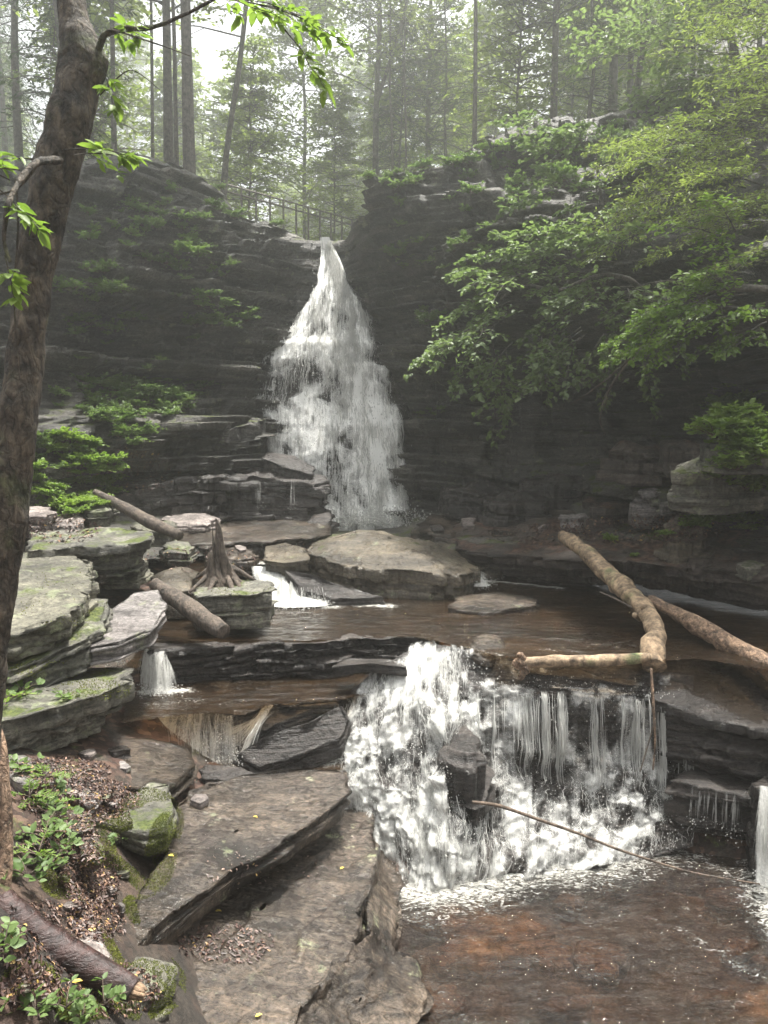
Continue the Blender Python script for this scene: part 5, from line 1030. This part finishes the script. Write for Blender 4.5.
def nearspray(px, py, Yd, dx, dz, ln, size, nl=8, dy=-.1):
    spray(ml, mbr, W(px, py, Yd)-L, [dx, dy, dz], ln, rgn, 4, nl, size, .2, .3, .42, False, .003, .5)
for a in [(62,150,3.15,.9,.05,.3),(75,155,3.1,.9,.1,.25),(40,160,3.0,-.9,.1,.28),(20,170,2.9,-.9,.1,.25),(100,60,3.2,.3,-.8,.18),(10,180,2.85,-.6,.3,.25),(215,-5,3.05,.9,-.1,.35),(235,0,3.05,.9,-.15,.4),(260,5,3.0,.8,-.2,.35),(200,-10,3.05,.8,-.2,.35),(285,30,3.,.5,-.6,.25),(0,190,2.85,.5,-.4,.2),(110,35,3.2,.8,.2,.15),(5,255,2.8,.2,-.8,.15)]:
    nearspray(*a[:5], a[5], .06)
mbr.build('branches', M['bark_near'], e); ml.build('foliage', M['leaf_bright'], e)
# root / second stem at the lower left
logobj('tree_root', 'pale striped stem rising at the left edge below the near trunk', [(-18,690,4.2),(-2,745,4.15),(4,800,4.1),(4,860,4.05),(-2,920,3.95),(-10,980,3.8)], [.03,.036,.04,.04,.045,.05], M['bark_scaly'], cat='root', s=21, rough=.2)
# ---------------------------------------------------------------- fence on the rim
a_ = W(226, 196, 24.0); b_ = W(352, 229, 30.0)
fe = empty('fence', tuple(a_), 'wooden rail fence sloping along the rim behind the fall head', 'fence')
def box(mb, c0, c1, wx, wz):
    V, Fq = tube(np.array([c0, (c0+c1)/2, c1]), [wx, wx, wx], 4, 1, 0); mb.add(V, Fq)
nP = 10
for k in range(nP+1):
    t_ = k/nP; q = a_+(b_-a_)*t_; q[1] = a_[1]+(b_[1]-a_[1])*t_
    mb = MB(); box(mb, q-a_+[0, 0, -1.2], q-a_+[0, 0, .38], .035, .035); mb.build('post', M['fence'], fe, False)
for dz in (.35, .14):
    mb = MB(); box(mb, [0, 0, dz], b_-a_+[0, 0, dz], .032, .03); mb.build('rail', M['fence'], fe, False)
# ---------------------------------------------------------------- leaf litter, moss tufts
def litter(regs, n_, size, label, name='leaf_litter', mat='litter', up=.15, tuft=False):
    mb = MB(); C_, D_, U_ = [], [], []
    for (cx, cy, rx, ry, wt) in regs:
        for k in range(int(n_*wt)):
            a = rg.uniform(0, 6.28); r_ = math.sqrt(rg.random()); l, nn = hit(cx+rx*r_*math.cos(a), cy+ry*r_*math.sin(a))
            if l is None: continue
            if tuft and noise(np.array([[l.x*5, l.y*5, l.z*5]]), 3)[0] < -.15: continue
            if tuft: C_.append(l); D_.append(np.array(nn)+rg.normal(0, .5, 3)); U_.append(rg.normal(0, 1, 3))
            else:
                C_.append(np.array(l)+np.array(nn)*.006); d = rg.normal(0, 1, 3); D_.append(d-np.array(nn)*d.dot(np.array(nn))+np.array(nn)*rg.uniform(0, .35)); U_.append(np.array(nn)+rg.normal(0, .25, 3))
    C_ = np.array(C_); V, Fq = leafgeo(C_, np.array(D_), np.array(U_), size*rg.uniform(.5, 1.3, len(C_)), .5 if not tuft else .35, .5, tuft)
    mb.add(V, Fq); o = mb.build(name, M[mat], None, loc=tuple(C_.mean(0))); tag(o, label, 'leaf litter' if not tuft else 'moss', kind='stuff')
litter([(80,800,60,24,1.),(60,840,40,22,.5),(90,880,30,30,.5),(40,940,40,40,.35),(60,770,50,12,.4),(30,990,30,20,.3),(95,920,30,22,.3),(110,990,50,28,.3)], 2000, .028, 'reddish brown fallen leaves covering the near bank')
litter([(225,945,50,20,1.),(260,870,60,20,.2)], 300, .03, 'small leaf crumbs on the wet brown slab')
litter([(690,640,40,20,1.),(620,640,40,10,.3)], 500, .04, 'fallen leaves caught between the two logs')
litter([(640,530,90,14,1.),(540,535,60,10,.4)], 900, .05, 'reddish leaves on the right rock shelf')
litter([(120,470,60,25,1.),(60,530,40,14,.4),(200,560,60,12,.3)], 900, .05, 'brown fallen leaves among the left bank stones')
litter([(138,850,40,50,1.2),(105,870,34,56,1.),(148,822,36,34,1.),(120,925,20,34,.6),(140,985,46,36,.9),(60,870,24,30,.5),(30,985,30,25,.4),(70,1010,50,12,.5)], 11000, .012, 'bright green moss on the edge of the near bank', 'moss', 'moss_tuft', tuft=True)
litter([(60,670,50,10,.4),(60,600,50,30,.2),(95,690,40,10,.4),(240,590,36,6,.2)], 2200, .02, 'thin moss on the left boulders', 'moss', 'moss_tuft', tuft=True)
for k, (px, py, lb) in enumerate([(253,817,'yellow leaf on the curved slab'), (168,856,'yellow leaf at the mossy edge of the curved slab'), (215,912,'small yellow leaf on the wet brown slab'), (72,984,'yellow leaf on the dark slab under the wet log'), (255,1018,'yellow leaf at the very bottom of the wet slab'), (340,870,'tiny yellow leaf on the right of the wet slab')]):
    l, nn = hit(px, py)
    if l is None: continue
    V, Fq = leafgeo(np.array([[0, 0, .008]]), np.array([[1, .3*k-.6, .05]]), np.array([[0, 0, 1.]]), .05, .6, .3)
    o = link('fallen_leaf', V, Fq, M['leaf_yellow'] if 'leaf_yellow' in M else M.setdefault('leaf_yellow', leafmat('yellow_leaf', (.4, .3, .05), (.5, .38, .08), .2)), loc=tuple(l)); tag(o, lb, 'leaf')
# ---------------------------------------------------------------- haze
V = np.array([[x, y, z] for z in (-3, 46) for y in (-20, 100) for x in (-110, 110)], float)
Fz = [(0, 2, 3, 1), (4, 5, 7, 6), (0, 1, 5, 4), (2, 6, 7, 3), (0, 4, 6, 2), (1, 3, 7, 5)]
hm = bpy.data.materials.new('haze'); hm.use_nodes = True; hm.node_tree.nodes.clear()
vo = hm.node_tree.nodes.new('ShaderNodeVolumePrincipled'); vo.inputs['Density'].default_value = HAZE; vo.inputs['Color'].default_value = (.93, .96, .93, 1); vo.inputs['Anisotropy'].default_value = .76
ho = hm.node_tree.nodes.new('ShaderNodeOutputMaterial'); hm.node_tree.links.new(vo.outputs[0], ho.inputs['Volume'])
hz = link('haze', V, Fz, hm, smooth=False); tag(hz, 'thin pale mist filling the gorge', 'haze', kind='stuff')
# unused prototypes
for d_, u_ in ((PROT, usedP), (PP, usedQ)):
    for k, o in d_.items():
        if k not in u_:
            for ch in list(o.children): bpy.data.objects.remove(ch)
            bpy.data.objects.remove(o)
